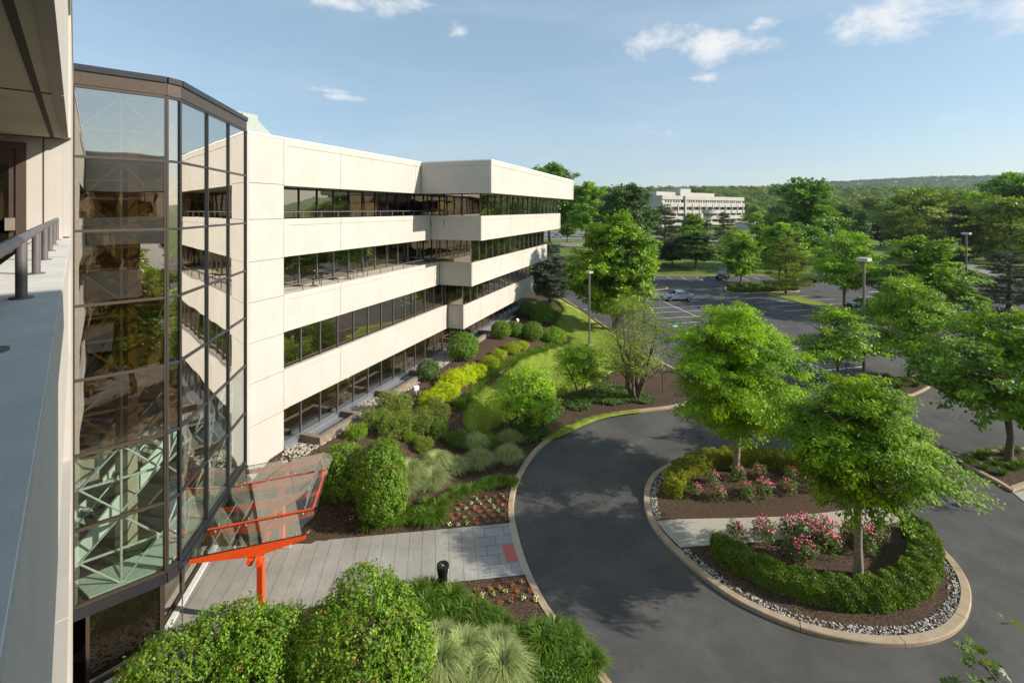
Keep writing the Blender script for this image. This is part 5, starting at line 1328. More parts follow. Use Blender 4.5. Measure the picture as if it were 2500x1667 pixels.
car('sedan', M['car_navy'], 'dark car seen front on at the far kerb left of the maple', at(1436, 681), 1.42)
car('suv', M['car_ink'], 'black car half hidden behind trees at the far kerb', at(1992, 686), 1.0)
car('sedan', M['car_skyblue'], 'light blue car at the right edge behind the leafy tree', at(2496, 836), .1)
car('sedan', M['car_whitecar'], 'white car in the distant car park behind the lawn', (17.5, 187, float(Zb(17, 187))), 3.0)
car('sedan', M['car_maroon'], 'dark red car near the wooden pole before the white office block', (74, 178, float(Zb(74, 178))), .5)
# ------------------------------------------------------------------ trees
def tree_obj(name, label, loc, rz, tm, cm, sc=1.0, group=None, lm=None):
    t = thing(name, label, 'tree', loc, rz, group)
    a = obj('trunk', tm, t); b = obj('crown', cm, t)
    s = sc if hasattr(sc, '__len__') else (sc, sc, sc); a.scale = s; b.scale = s
    if lm:
        b.material_slots[0].link = 'OBJECT'; b.material_slots[0].material = lm
    return t
def base(px, py): x, y = G(px, py, .1); return (x, y, zat(x, y) + .08)
def atD(px, D, dz=0.0): x = (px - PX) / FL * D; return (x, D, float(Zb(x, D)) + dz)
# island zelkovas
env = [(0, .42), (.12, .72), (.35, .98), (.6, 1.0), (.82, .74), (1, .22)]
tm, cm = tree_meshes('zelkova_upper', 21, 9.0, 2.0, .17, [(a, b * 3.85) for a, b in env], 15, 760, 150, .15, .062, .34, LM['zelkova'], M['palebark'], droop=.5, flat=.42, layer=.5, lump=.26, inner=.4, tip=.45)
tree_obj('zelkova_tree', 'bright green rounded tree in the upper island bed behind the yellowing hedge', base(1795, 1150), 0, tm, cm)
env = [(0, .22), (.15, .62), (.35, 1.0), (.55, 1.05), (.8, .74), (1, .2)]
tm, cm = tree_meshes('zelkova_lower', 34, 7.75, 2.6, .17, [(a, b * 2.85) for a, b in env], 15, 660, 140, .15, .06, .34, LM['zelkova'], M['palebark'], droop=.5, flat=.36, layer=.45, lump=.22, inner=.4, tip=.42)
tree_obj('zelkova_tree', 'bright green spreading tree among pink roses inside the dark green hedge', base(2096, 1405), .6, tm, cm)
# large maple by the car park kerb
env = [(0, .62), (.15, .92), (.4, 1), (.62, .88), (.82, .66), (1, .16)]
tm, cm = tree_meshes('maple_large', 8, 13.2, 1.6, .24, [(a, b * 5.0) for a, b in env], 14, 640, 80, .32, .24, .46, LM['lime'], M['bark'], droop=.35, lump=.26, inner=.4, tip=.55)
tree_obj('maple_tree', 'large dense maple at the car park kerb beside the dark lamp post', (11.6, 54.8, zat(11.6, 54.8)), .4, tm, cm)
# right hand trees
env = [(0, .55), (.2, .95), (.5, 1), (.8, .7), (1, .2)]
tm, cm = tree_meshes('plane_right', 15, 8.5, 2.2, .17, [(a, b * 4.7) for a, b in env], 11, 330, 80, .20, .16, .40, LM['lime'], M['bark'], droop=.3, lump=.24, inner=.3, tip=.38)
tree_obj('broadleaf_tree', 'open leafy tree on the mulched island at the right edge', base(2461, 1124), 0, tm, cm)
env = [(0, .9), (.3, 1), (.6, .62), (.85, .4), (1, .1)]
tm, cm = tree_meshes('young_maple', 17, 6.1, 2.1, .12, [(a, b * 3.1) for a, b in env], 9, 140, 70, .20, .15, .36, LM['lime'], M['bark'], droop=.25, lump=.34, inner=.2, tip=.5)
tree_obj('broadleaf_tree', 'small sparse maple left of the tall lamp post in the mulched island', (26.2, 38.9, float(Zb(26, 38.9))), 1.0, tm, cm)
env = [(0, .75), (.18, 1), (.5, .78), (.8, .42), (1, .08)]
tm, cm = tree_meshes('pin_oak', 19, 8.3, 1.8, .14, [(a, b * 3.5) for a, b in env], 14, 300, 72, .20, .13, .36, LM['olive'], M['bark'], droop=.25, lump=.16, inner=.25, tip=.62)
tree_obj('broadleaf_tree', 'pyramidal pale green oak right of the tall lamp post in the mulched island', (32.7, 39.9, float(Zb(32, 39.9))), 0, tm, cm, lm=LM['lime'])
# garden trees on the lawn edge
env = [(0, .55), (.3, 1), (.65, .9), (1, .25)]
tm, cm = tree_meshes('dogwood', 23, 4.0, .6, .10, [(a, b * 2.25) for a, b in env], 12, 170, 75, .15, .085, .30, LM['maple'], M['bark'], droop=.3, lump=.2, multi=3, inner=.3, tip=.62)
tree_obj('dogwood_tree', 'bushy fresh green small tree beside the lawn tip and the kerb', base(1292, 1046), 0, tm, cm, lm=LM['lime'])
env = [(0, .35), (.4, 1), (.75, .8), (1, .3)]
tm, cm = tree_meshes('dogwood_small', 25, 3.9, .9, .07, [(a, b * 2.0) for a, b in env], 9, 110, 65, .15, .085, .28, LM['maple'], M['bark'], droop=.3, lump=.3, multi=3, inner=.3, tip=.6)
tree_obj('dogwood_tree', 'small open dogwood on the dark ground cover in front of the lawn', base(1418, 968), 1, tm, cm, lm=LM['lime'])
env = [(0, .22), (.35, .8), (.7, 1), (1, .45)]
tm, cm = tree_meshes('crape_myrtle', 27, 8.2, .8, .09, [(a, b * 2.75) for a, b in env], 24, 420, 30, .13, .06, .34, LM['olive'], M['bark'], droop=.1, lump=.2, multi=8, inner=.3, tip=.5)
tree_obj('crape_myrtle', 'tall sparse many stemmed tree with bare twigs at the end of the lawn', base(1552, 975), 0, tm, cm)
# cedar by the end of the wing
tm, cm = pine_meshes('cedar', 5, 8.6, 1.0, .20, 3.7, LM['bluepine'], M['bark'], whorl=.30, lpt=26, shape=.55, droop=.10, up=.25, nL=.30, nW=.065)
tree_obj('cedar_tree', 'blue grey cedar on the grass beyond the end of the office wing', base(1343, 741), 0, tm, cm)
tmP, cmP = pine_meshes('pine_a', 6, 10, 1.4, .2, 4.0, LM['pine'], M['bark'], whorl=.55, lpt=15, shape=.7, droop=.05, up=.15, nL=.36, nW=.06)
tmQ, cmQ = pine_meshes('pine_b', 7, 10, 2.2, .2, 3.4, LM['pine'], M['bark'], whorl=.75, lpt=18, shape=.5, droop=.0, up=.2, nL=.40, nW=.07, gaps=.3, irr=.3)
VAR = []
env = [(0, .6), (.2, .95), (.45, 1), (.7, .8), (.9, .5), (1, .2)]
VAR.append(tree_meshes('round_tree', 41, 10, 2.1, .22, [(a, b * 4.2) for a, b in env], 11, 240, 70, .36, .26, .48, LM['maple'], M['bark'], droop=.3, lump=.26, inner=.45, tip=.52))
env = [(0, .7), (.12, 1), (.4, .88), (.7, .55), (.9, .28), (1, .08)]
VAR.append(tree_meshes('cone_tree', 42, 10, 1.3, .2, [(a, b * 3.9) for a, b in env], 12, 240, 66, .34, .22, .45, LM['lime'], M['bark'], droop=.3, lump=.14, inner=.45, tip=.5))
env = [(0, .5), (.25, .9), (.55, 1), (.85, .75), (1, .35)]
VAR.append(tree_meshes('spreading_tree', 43, 10, 2.6, .22, [(a, b * 4.8) for a, b in env], 12, 230, 60, .34, .22, .5, LM['olive'], M['bark'], droop=.2, lump=.26, inner=.35, tip=.5))
VAR.append((tmP, cmP)); VAR.append((tmQ, cmQ))
def T(kind, px, D, ytop, hw, label, lm=None, name='broadleaf_tree', rz=None, group=None, R=(4.2, 3.9, 4.8, 3.8, 3.2)):
    b = atD(px, D); H = up(ytop, D) - b[2]; r = hw * D / FL; s = (r / R[kind], r / R[kind], H / 10.)
    return tree_obj(name, label, b, RN.uniform(0, 6) if rz is None else rz, *VAR[kind], sc=s, group=group, lm=lm)
T(3, 1919, 75.4, 571, 64, 'grey green pine on the grass divider behind the shrub island', LM['olive'], 'pine_tree')
T(0, 1808, 81.5, 570, 46, 'small light green tree growing out of the clipped shrub island', LM['lime'])
T(0, 1904, 84, 546, 50, 'bright green tree directly behind the grey green pine', LM['lime'])
T(2, 2062, 66.3, 566, 82, 'light green spreading tree standing before the dark blue car', LM['lime'])
T(1, 2252, 60, 579, 110, 'wide yellow green tree between the two right lamp posts', LM['lime'])
T(3, 2462, 64, 610, 98, 'dark spreading pine low at the right edge of the car park', None, 'pine_tree')
T(2, 2462, 86, 482, 112, 'large olive green tree above the dark pine at the right edge')
T(0, 2488, 112, 424, 88, 'tall dark green tree topping the skyline at the far right edge', LM['maple'])
T(1, 1963, 105, 436, 96, 'huge pyramidal green tree behind the grass divider, tallest in the middle', LM['maple'])
T(2, 2245, 112, 460, 90, 'large rounded olive tree behind the wide yellow green tree')
T(4, 2342, 89, 506, 52, 'tall ragged dark pine beside the right lamp head', None, 'pine_tree')
T(1, 2103, 150, 512, 28, 'small neat tree beside the round road sign', LM['deep'])
T(0, 1528, 110, 452, 74, 'large green tree behind the big maple', LM['deep'])
T(3, 1622, 122, 497, 66, 'dark wide pine left of the white office block', None, 'pine_tree')
T(0, 1690, 140, 522, 34, 'green tree tucked behind the dark wide pine', LM['lime'])
T(0, 1342, 154.7, 401, 70, 'very tall tree rising over the roof end of the office wing', LM['maple'])
T(0, 1432, 150, 446, 52, 'tall light green tree right of the roof end', LM['lime'])
T(0, 1700, 103, 566, 60, 'low dark bushy tree behind the pickup truck', LM['deep'])
T(3, 1767, 166, 516, 36, 'dark conifer in front of the white office block', None, 'pine_tree')
T(0, 1720, 205, 541, 22, 'small round dark tree beside the wooden pole', LM['deep'])
T(0, 1848, 185, 520, 26, 'pale green tree right of the white office block', LM['lime'])
T(0, 2150, 150, 540, 24, 'purple leaved tree between the rounded olive tree and the small neat tree', LM['purple'])
T(0, 1640, 108, 590, 46, 'dark round tree between the wide pine and the low bushy tree', LM['deep'])
T(2, 1560, 100, 560, 50, 'green tree right behind the crown of the big maple', LM['maple'])
T(0, 1385, 165, 520, 30, 'green tree standing over the white car in the distant car park', LM['maple'])
T(4, 1480, 118, 500, 44, 'dark green tree in the gap behind the big maple', LM['deep'])
for k, (x, y, h) in enumerate(((9, -6, 9.5), (15, -14, 11), (22, -4, 10), (12, -24, 12), (28, -18, 12), (34, -2, 9), (5, -16, 8))):
    tree_obj('broadleaf_tree', 'tree of the front garden behind the viewpoint, mirrored in the tower glass', (x, y, 0), k * 1.3, *VAR[k % 3], sc=(1, 1, h / 10.), group='trees mirrored in the tower glass', lm=(LM['maple'], LM['lime'])[k % 2])
k = 0
for px, D, yt, hw in ((2010, 118, 505, 46), (1790, 122, 560, 34), (1860, 118, 548, 40), (2060, 170, 500, 36), (2170, 190, 492, 40), (2300, 150, 478, 52), (2390, 140, 470, 56), (1900, 190, 500, 34), (2020, 210, 488, 36), (2130, 230, 480, 34), (2240, 240, 470, 40), (2340, 230, 470, 40), (2430, 210, 462, 46), (1960, 240, 492, 30), (1840, 250, 500, 26), (1470, 190, 506, 30), (1420, 210, 490, 30), (1560, 200, 500, 30), (2420, 118, 555, 48), (2200, 120, 545, 44), (2300, 105, 590, 40)):
    T((0, 2, 1)[k % 3], px, D, yt, hw, 'green tree in the mixed belt beyond the car park and the side road', (LM['maple'], LM['olive'], LM['lime'], LM['deep'])[k % 4], group='trees of the distant belt'); k += 1

def woodland(name, P, r, h, nq, size, lm, seed):
    rs = np.random.default_rng(seed); n = len(P); R = r * rs.uniform(.7, 1.3, n); Hh = h * rs.uniform(.75, 1.2, n); idx = np.repeat(np.arange(n), nq); m = len(idx)
    d = unit(rs.normal(0, 1, (m, 3))); d[:, 2] = np.abs(d[:, 2]) * 1.0 - .25
    rr = rs.uniform(.75, 1.05, m)
    Q = np.stack([P[idx, 0] + d[:, 0] * R[idx] * rr, P[idx, 1] + d[:, 1] * R[idx] * rr, P[idx, 2] + Hh[idx] * .55 + d[:, 2] * Hh[idx] * .45 * rr], 1)
    ax = np.cross(d, rs.normal(0, 1, (m, 3))) + rs.normal(0, .3, (m, 3)); nr = d + rs.normal(0, .28, (m, 3)) + np.array([0, 0, .25]); s = size * rs.uniform(.6, 1.3, m)
    V, F = leafquads(Q, ax, nr, s, s * .8)
    ct = rs.normal(0, 1, n)
    return tag(obj(name, np_mesh(name, V, F, lm, tint=np.repeat(np.clip(.45 + .30 * ct[idx] + rs.normal(0, .06, m), 0, 1), 4))), kind='stuff')
def scat(n, px0, px1, D0, D1, seed):
    rs = np.random.default_rng(seed); D = np.sqrt(rs.uniform(D0 ** 2, D1 ** 2, n)); px = rs.uniform(px0, px1, n); x = (px - PX) / FL * D
    return np.column_stack([x, D, Zb(x, D)])
woodland('woodland', np.concatenate([scat(1500, 1640, 2640, 345, 640, 51), scat(260, 1280, 1640, 380, 640, 52)]), 6.6, 14.5, 260, 1.3, LM['wood'], 53)
woodland('ridge_woodland', scat(4600, 1300, 2700, 1300, 1950, 54), 8.0, 16, 90, 2.6, LM['ridge'], 55)

# oak below the balcony: only its topmost sprigs reach the frame
def oak():
    rs = np.random.default_rng(77); org = (6.3, 4.3, 0.0); t = thing('oak_tree', 'top sprigs of an oak with lobed leaves rising into the bottom right corner', 'tree', org)
    tips = [(5.22, 5.5, 9.32), (5.33, 5.45, 9.22), (5.12, 5.35, 9.10), (5.95, 5.55, 9.48), (5.40, 5.30, 9.0)]
    more = [(6.3 + rs.normal(0, 1.0), 4.2 + rs.normal(0, .6) - .2, rs.uniform(6.2, 8.2)) for _ in range(46)]
    paths = [([(6.3, 4.3, -.2), (6.28, 4.3, 4), (6.25, 4.35, 7.6)], [.16, .12, .04])]
    V = []; F = []; out = [(0, 0), (.10, .25), (.06, .34), (.30, .40), (.10, .52), (.34, .66), (.12, .72), (.20, .86), (0, 1)]
    prof = out + [(-x, y) for x, y in out[-2:0:-1]]; TN = []
    for q, c in enumerate(tips + more):
        b = np.array([6.28, 4.3, c[2] - (1.3 if q < 5 else 1.0)]); paths.append(([b, (b + c) / 2 + np.array([0, 0, .05]), c], [.03, .015, .005]))
        for k in range(11 if q < 5 else 16):
            p = np.array(c) + rs.normal(0, 1, 3) * (np.array([.10, .10, .07]) if q < 5 else .22); a = rs.normal(0, 1, 3); a[2] = a[2] * .5 - .1; a /= np.linalg.norm(a)
            nr = np.array([0, 0, 1]) + rs.normal(0, .5, 3); nr -= a * nr.dot(a); nr /= np.linalg.norm(nr); sd = np.cross(a, nr); L = .15 * rs.uniform(.7, 1.25)
            i0 = len(V)
            for x, y in prof: V.append(p + a * L * y + sd * L * x * 1.1 - nr * L * abs(x) * .25 - org); TN.append(rs.uniform(.2, .8))
            V.append(p + a * L * .5 - org); TN.append(.5); m = len(prof)
            F += [(i0 + j, i0 + (j + 1) % m, i0 + m) for j in range(m)]
    Vt, Ft = tubes_np(paths, 6); obj('trunk', np_mesh('oak_trunk', Vt - np.array(org), Ft, M['bark'], smooth=True), t)
    obj('crown', np_mesh('oak_crown', np.array(V), np.array(F), LM['oak'], tint=np.array(TN)), t)
oak()

# ------------------------------------------------------------------ shrubs
def shrub(name, label, loc, rz, me, sc=1.0, cat='shrub', group=None, lm=None, stems=None):
    t = thing(name, label, cat, loc, rz, group); f = obj('foliage', me, t); s = sc if hasattr(sc, '__len__') else (sc, sc, sc); f.scale = s
    if lm: f.material_slots[0].link = 'OBJECT'; f.material_slots[0].material = lm
    if stems: g = obj('stems', stems, t); g.scale = s
    return t
ST = stems_mesh('shrub_stems', 3, .8, 9, .45, M['bark'])
def bush(pxc, pyc, rpx, me, R0, name, label, lm=None, group=None, hk=1.0, stems=True):
    """place a shrub mesh of radius R0 at the picture position of its middle"""
    x, y = G(pxc, pyc + rpx * .55, .1); D = y; r = rpx * D / FL; s = r / R0
    return shrub(name, label, (x, y, zat(x, y) + .08), RN.uniform(0, 6.28), me, (s, s, s * hk), group=group, lm=lm, stems=ST if stems else None)
VB = 'large rounded shrubs by the walkway'
shrub('viburnum_shrub', 'large clipped glossy shrub at the foot of the glass tower, leftmost of the three', (-9.35, 13.35, .1), 0, shrub_mesh('viburnum_a', 61, [(0, 0, 1.05, 1.5, 1.4, 1.35), (.75, .6, 1.45, .95, .85, 1.2), (-.6, -.5, .85, 1.05, 1.0, 1.1)], 24000, .088, .052, LM['viburnum'], lump=.05, out=.3, spots=90), group=VB, stems=ST)
shrub('viburnum_shrub', 'large clipped glossy shrub in front of the orange canopy post, middle of the three', (-7.3, 14.0, .1), 0, shrub_mesh('viburnum_b', 62, [(0, 0, 1.1, 1.2, 1.25, 1.35), (-.6, .3, 1.45, .75, .8, 1.25), (.55, .3, 1.3, .75, .8, 1.15), (.2, -.8, .85, 1.1, .9, 1.1)], 24000, .088, .052, LM['viburnum'], lump=.05, out=.3, spots=120), group=VB, stems=ST)
shrub('viburnum_shrub', 'widest clipped glossy shrub left of the black litter bin, rightmost of the three', (-4.4, 14.3, .1), 0, shrub_mesh('viburnum_c', 63, [(0, 0, 1.3, 1.75, 1.5, 1.6), (-.15, .7, 1.85, 1.15, .95, 1.3), (-1.0, -.1, 1.25, 1.0, 1.2, 1.35), (1.05, -.1, 1.15, 1.05, 1.15, 1.35), (.5, .5, 1.6, 1.0, .9, 1.3), (.4, -.9, .9, 1.4, .9, 1.2)], 42000, .088, .052, LM['viburnum'], lump=.05, out=.3, spots=260), group=VB, stems=ST)
x, y = G(928, 1262, .1)
shrub('viburnum_shrub', 'tall clipped glossy shrub just right of the canopy glass', (x, y, zat(x, y) + .05), 0, shrub_mesh('viburnum_d', 64, [(0, 0, 1.75, 1.15, 1.1, 1.75), (.15, -.25, 1.1, 1.12, 1.0, 1.25), (.1, .3, 2.3, .85, .85, 1.2)], 27000, .085, .05, LM['viburnum'], lump=.05, out=.3, spots=120), group=VB, stems=ST)
x, y = G(838, 1215, .1)
shrub('viburnum_shrub', 'dark shaded shrub behind the canopy glass beside the tall glossy shrub', (x, y, zat(x, y) + .05), 0, shrub_mesh('viburnum_e', 65, [(0, 0, 1.3, 1.1, 1.0, 1.35), (-.7, .5, .8, .9, .8, .9), (-1.6, .9, .4, .8, .6, .45)], 17000, .085, .05, LM['viburnum'], lump=.06, out=.3), group=VB, stems=ST)
BOXM = [shrub_mesh('box_ball_%s' % c, 70 + i, [(0, 0, .82, 1, 1, .88)], 8500, .085, .055, LM['boxwood'], lump=.035, depth=.16, out=.35) for i, c in enumerate('ab')]
I5 = lambda a, b: (550 + a / 2.6133, 700 + b / 2.6133)
for k, (a, b, r, l, lm) in enumerate(((1518, 405, 96, 'large clipped ball shrub beside the third light well', None), (1295, 550, 71, 'smaller darker ball shrub at the end of the long light well', LM['deep']), (1760, 290, 62, 'clipped ball shrub, left of three in a row', None), (1853, 285, 50, 'clipped ball shrub, middle of three in a row', None),
        (1960, 300, 66, 'clipped ball shrub, right of three in a row', None), (1926, 157, 55, 'clipped ball shrub nearest the end of the wing', None), (2018, 185, 74, 'broad clipped ball shrub nearest the lawn and the cedar', None))):
    bush(*I5(a, b), r / 2.6133, BOXM[k % 2], 1.0, 'ball_shrub', l, lm, 'clipped ball shrubs', 1.0)
bush(*I5(2095, 305), 76 / 2.6133, shrub_mesh('mound', 73, [(0, 0, .45, 1.05, .9, .55)], 7000, .09, .05, LM['boxwood'], lump=.08), 1.0, 'mound_shrub', 'low spreading bright green mound at the bend of the lawn', LM['lime'], hk=1.1)
SPM = [shrub_mesh('spirea_%s' % c, 80 + i, [(0, 0, .55, .9, .85, .62), (.45, .2, .6, .55, .5, .6), (-.4, .3, .65, .55, .6, .55), (0, -.45, .5, .6, .5, .5)], 9000, .085, .030, LM['spirea'], lump=.16, depth=.35, out=.8, droop=-.25, spots=40) for i, c in enumerate('abc')]
for k, (a, b, r, l, lm) in enumerate(((1085, 760, 118, 'grey green shrub against the long light well, at the back of the mass', None), (965, 850, 92, 'grey green shrub left in the mass beside the nearest light well', None), (1085, 885, 112, 'grey green shrub in the middle of the shrub mass', None), (1225, 860, 105, 'grey green shrub right of the middle of the mass', None),
        (1345, 790, 92, 'grey green shrub below the golden shrubs', None), (838, 925, 68, 'bright green upright shrub in front of the nearest light well', LM['lime']), (1178, 955, 48, 'small bright green shrub in front of the mass', LM['lime']), (1262, 1005, 66, 'rusty tinged low shrub standing alone on the mulch', LM['olive']),
        (1350, 905, 78, 'dark green shrub at the front right of the mass', LM['cover']), (1482, 978, 72, 'dark green shrub beside the lawn tip', LM['cover']), (1682, 985, 62, 'low green shrub above the pale grasses', LM['lime']), (1500, 745, 40, 'green shrub at the foot of the golden shrubs', LM['lime']))):
    bush(*I5(a, b), r / 2.6133, SPM[k % 3], 1.0, 'garden_shrub', l, lm, 'garden shrubs by the light wells', 1.05)
YEM = [shrub_mesh('golden_%s' % c, 90 + i, [(0, 0, .45, .9, .85, .52), (.4, .3, .5, .5, .5, .45), (-.4, -.2, .5, .5, .5, .45)], 6000, .07, .045, LM['yellow'], lump=.14, depth=.3, out=.6) for i, c in enumerate('ab')]
for k, (a, b, r, l, lm) in enumerate(((1320, 700, 78, 'golden yellow shrub lowest in the bright row', None), (1405, 655, 80, 'golden yellow shrub second from the bottom of the bright row', None), (1455, 585, 78, 'golden yellow shrub in the middle of the bright row', None), (1520, 560, 74, 'golden yellow shrub fourth up the bright row', None), (1590, 530, 66, 'golden yellow shrub highest in the bright row', None),
        (1690, 475, 56, 'yellow green shrub just above the golden row', LM['yellowgreen']), (1748, 425, 46, 'yellow green shrub between the golden row and the ball shrubs', LM['yellowgreen']), (1830, 385, 52, 'yellow green shrub in front of the three ball shrubs', LM['yellowgreen']), (1895, 370, 40, 'small yellow green shrub under the right ball shrub', LM['yellowgreen']))):
    bush(*I5(a, b), r / 2.6133 * 1.28, YEM[k % 2], 1.0, 'golden_shrub', l, lm, 'golden shrubs along the lawn edge', 1.0)
x, y = G(1300, 1052, .1)
shrub('clipped_shrub', 'rounded dark shrub under the bushy dogwood at the kerb', (x, y - .3, zat(x, y) + .08), 0, shrub_mesh('kerb_shrub', 75, [(0, 0, .45, 1.0, .8, .6), (-.8, .3, .35, .7, .7, .5)], 8000, .08, .05, LM['ivy'], lump=.08), stems=ST)
# shrub island in the car park
PM = shrub_mesh('island_shrub', 76, [(0, 0, .35, 1, .8, .42), (.5, .2, .38, .5, .5, .38), (-.5, -.1, .36, .5, .5, .36)], 3000, .16, .07, LM['boxwood'], lump=.12, out=.7)
for a, b, r in ((800, 190, 42), (870, 195, 42), (960, 190, 46), (1030, 185, 38), (1085, 182, 34), (1140, 178, 42), (1200, 178, 44), (1250, 186, 42), (1320, 180, 40), (790, 150, 36), (850, 142, 38), (930, 150, 36), (1000, 140, 38), (1080, 150, 44), (1180, 155, 40), (1270, 160, 40), (1420, 172, 40), (1460, 178, 36)):
    bush(1600 + a / 4.276, 660 + b / 4.276, r / 4.276 * 1.1, PM, 1.0, 'island_shrub', 'low spreading clipped shrub in the kerbed car park island', None, 'low shrubs of the car park island', 1.0, False)
# hedges on the drop-off island
def hedge(label, px, w, h, n, lm, seed):
    p = smooth(Gs(P2(px), .58), False, 2); c = p[len(p) // 2]; t = thing('hedge', label, 'hedge', (c[0], c[1], .1))
    zf = lambda x, y: Zb(x, y) + .1
    obj('foliage', hedge_mesh('hedge', seed, p, w, h, n, .075, .042, lm, zf, (c[0], c[1], .1)), t)
hedge('yellowing clipped hedge curving round the upper island bed', [(1547, 1118), (1548, 1092), (1575, 1066), (1625, 1048), (1690, 1043), (1760, 1044), (1830, 1056), (1900, 1078), (1965, 1108)], .95, .78, 34000, LM['hedgeyellow'], 95)
hedge('dark green clipped hedge curving round the lower island bed', [(1650, 1240), (1690, 1272), (1770, 1310), (1860, 1338), (1960, 1354), (2045, 1348), (2102, 1320), (2130, 1275), (2124, 1232), (2098, 1196)], 1.02, .70, 46000, LM['hedgegreen'], 96)
# roses
RM = [shrub_mesh('rose_%s' % c, 100 + i, [(0, 0, .32, .38, .36, .34), (.15, .1, .45, .22, .22, .25)], 900, .06, .04, LM['rose'], lump=.2, depth=.5, out=.6) for i, c in enumerate('ab')]
def blossoms(seed, n, r, h):
    rs = np.random.default_rng(seed); a = rs.uniform(0, 6.28, n); q = r * rs.uniform(.2, 1.05, n); P = np.column_stack([q * np.cos(a), q * np.sin(a), h * (1.05 - .45 * (q / r) ** 2) + rs.normal(0, .05, n)])
    return stones_mesh('rose_blossoms', P, .028, .048, M['pink'], seed)
BL = [blossoms(110, 22, .36, .62), blossoms(111, 34, .40, .66)]
i9 = lambda a, b: (1500 + a / 3.485, 1050 + b / 3.485)
RO = [((695, 560), 'leftmost pink rose bush in the upper island bed', 0), ((885, 590), 'pink rose bush second along the front of the upper island bed', 0), ((840, 460), 'pink rose bush left of the upper tree trunk', 0), ((1060, 420), 'pink rose bush at the foot of the upper tree trunk', 0), ((1235, 400), 'pink rose bush right of the upper tree trunk', 0), ((1135, 575), 'pink rose bush in the middle front of the upper island bed', 0), ((1280, 560), 'pink rose bush right of the middle in the upper island bed', 1), ((1475, 535), 'pink rose bush before the right end of the yellowing hedge', 0), ((1510, 420), 'pink rose bush at the back right of the upper island bed', 0), ((1660, 510), 'rightmost pink rose bush in the upper island bed', 0),
      ((1045, 930), 'pink rose bush at the left end of the dark green hedge', 0), ((1265, 930), 'dense pink rose bush beside the pale path, left', 1), ((1510, 900), 'dense pink rose bush beside the pale path, middle', 1), ((1620, 930), 'pink rose bush just right of the middle path bush', 1), ((1800, 930), 'dense pink rose bush beside the pale path, right', 1), ((1520, 1080), 'sparse pink rose bush behind the dark green hedge, left', 0), ((1625, 1100), 'sparse pink rose bush behind the dark green hedge, middle', 1), ((1810, 1040), 'large pink rose bush in the middle of the lower bed', 1), ((2010, 960), 'pink rose bush left of the lower tree trunk', 1), ((2140, 1010), 'pink rose bush right of the lower tree trunk', 1), ((2230, 960), 'pink rose bush behind the lower tree trunk', 1), ((1880, 1010), 'pink rose bush between the large bush and the lower trunk', 0)]
for k, ((a, b), l, q) in enumerate(RO):
    x, y = G(*i9(a, b), .1); t = thing('rose_bush', l, 'rose bush', (x, y, zat(x, y) + .09), RN.uniform(0, 6.28), 'pink rose bushes'); s = (1.0 if q == 0 else 1.3) * RN.uniform(.9, 1.1)
    f = obj('foliage', RM[k % 2], t); f.scale = (s, s, s); f = obj('blossoms', BL[q], t); f.scale = (s, s, s)
# strappy clumps and pale grasses
DM = [blades_mesh('daylily_%s' % c, 120 + i, 230, .16, .62, .62, .034, LM['daylily']) for i, c in enumerate('abc')]
i7 = lambda a, b: (600 + a / 2.6133, 1150 + b / 2.6133)
DL = [(770, 365), (870, 345), (970, 335), (1020, 300), (1110, 315), (1210, 330), (1225, 265), (1160, 235), (1290, 210), (1370, 170), (1445, 140), (1540, 112), (1620, 92), (1700, 95), (930, 310), (1150, 330)]
for k, (a, b) in enumerate(DL):
    x, y = G(*i7(a, b), .1); s = RN.uniform(.95, 1.25); shrub('daylily_clump', 'strappy green daylily clump edging the upper flower bed by the walkway', (x, y, zat(x, y) + .09), RN.uniform(0, 6.28), DM[k % 3], s, 'plant', 'daylily clumps north of the walkway')
DL2 = [(1100, 820), (1180, 800), (1160, 900), (1240, 870), (1320, 850), (1200, 960), (1290, 980), (1380, 900), (1410, 960), (1490, 1020), (1480, 960), (1560, 1000), (1640, 1030), (1745, 1110), (1860, 1080), (1960, 1060), (2000, 1150), (2090, 1130), (2180, 1230), (2060, 1080), (1900, 1140), (2210, 1280), (1330, 1040)]
for k, (a, b) in enumerate(DL2):
    x, y = G(*i7(a, b), .1); s = RN.uniform(1.0, 1.3); shrub('daylily_clump', 'strappy green daylily clump below the lower flower bed by the litter bin', (x, y, zat(x, y) + .09), RN.uniform(0, 6.28), DM[k % 3], s, 'plant', 'daylily clumps south of the walkway')
FM = [blades_mesh('fountain_%s' % c, 130 + i, 1100, .22, 1.0, .80, .018, LM['fountain'], stiff=1.8, spread=.8) for i, c in enumerate('ab')]
FG = [(I5(1180, 1215), 'pale fountain grass beside the tall glossy shrub, upper'), (I5(1145, 1330), 'pale fountain grass beside the tall glossy shrub, lower'), (I5(1325, 1290), 'pale fountain grass at the front of the upper group'), (I5(1350, 1165), 'pale fountain grass left in the back row of the upper group'), (I5(1465, 1190), 'pale fountain grass in the middle of the upper group'), (I5(1620, 1160), 'tall pale fountain grass right of the middle of the upper group'), (I5(1805, 1125), 'broad pale fountain grass nearest the kerb'), (I5(1815, 1010), 'pale fountain grass behind the broad one at the kerb'), (I5(1600, 1040), 'pale fountain grass at the back of the upper group'),
      (i7(1230, 1180), 'pale fountain grass right of the widest glossy shrub'), (i7(1390, 1240), 'pale fountain grass in the lower foreground, middle'), (i7(1590, 1220), 'pale fountain grass in the lower foreground, right'), (i7(1250, 1330), 'pale fountain grass cut by the bottom edge, left'), (i7(1480, 1370), 'pale fountain grass cut by the bottom edge, middle'), (i7(1640, 1350), 'pale fountain grass cut by the bottom edge, right')]
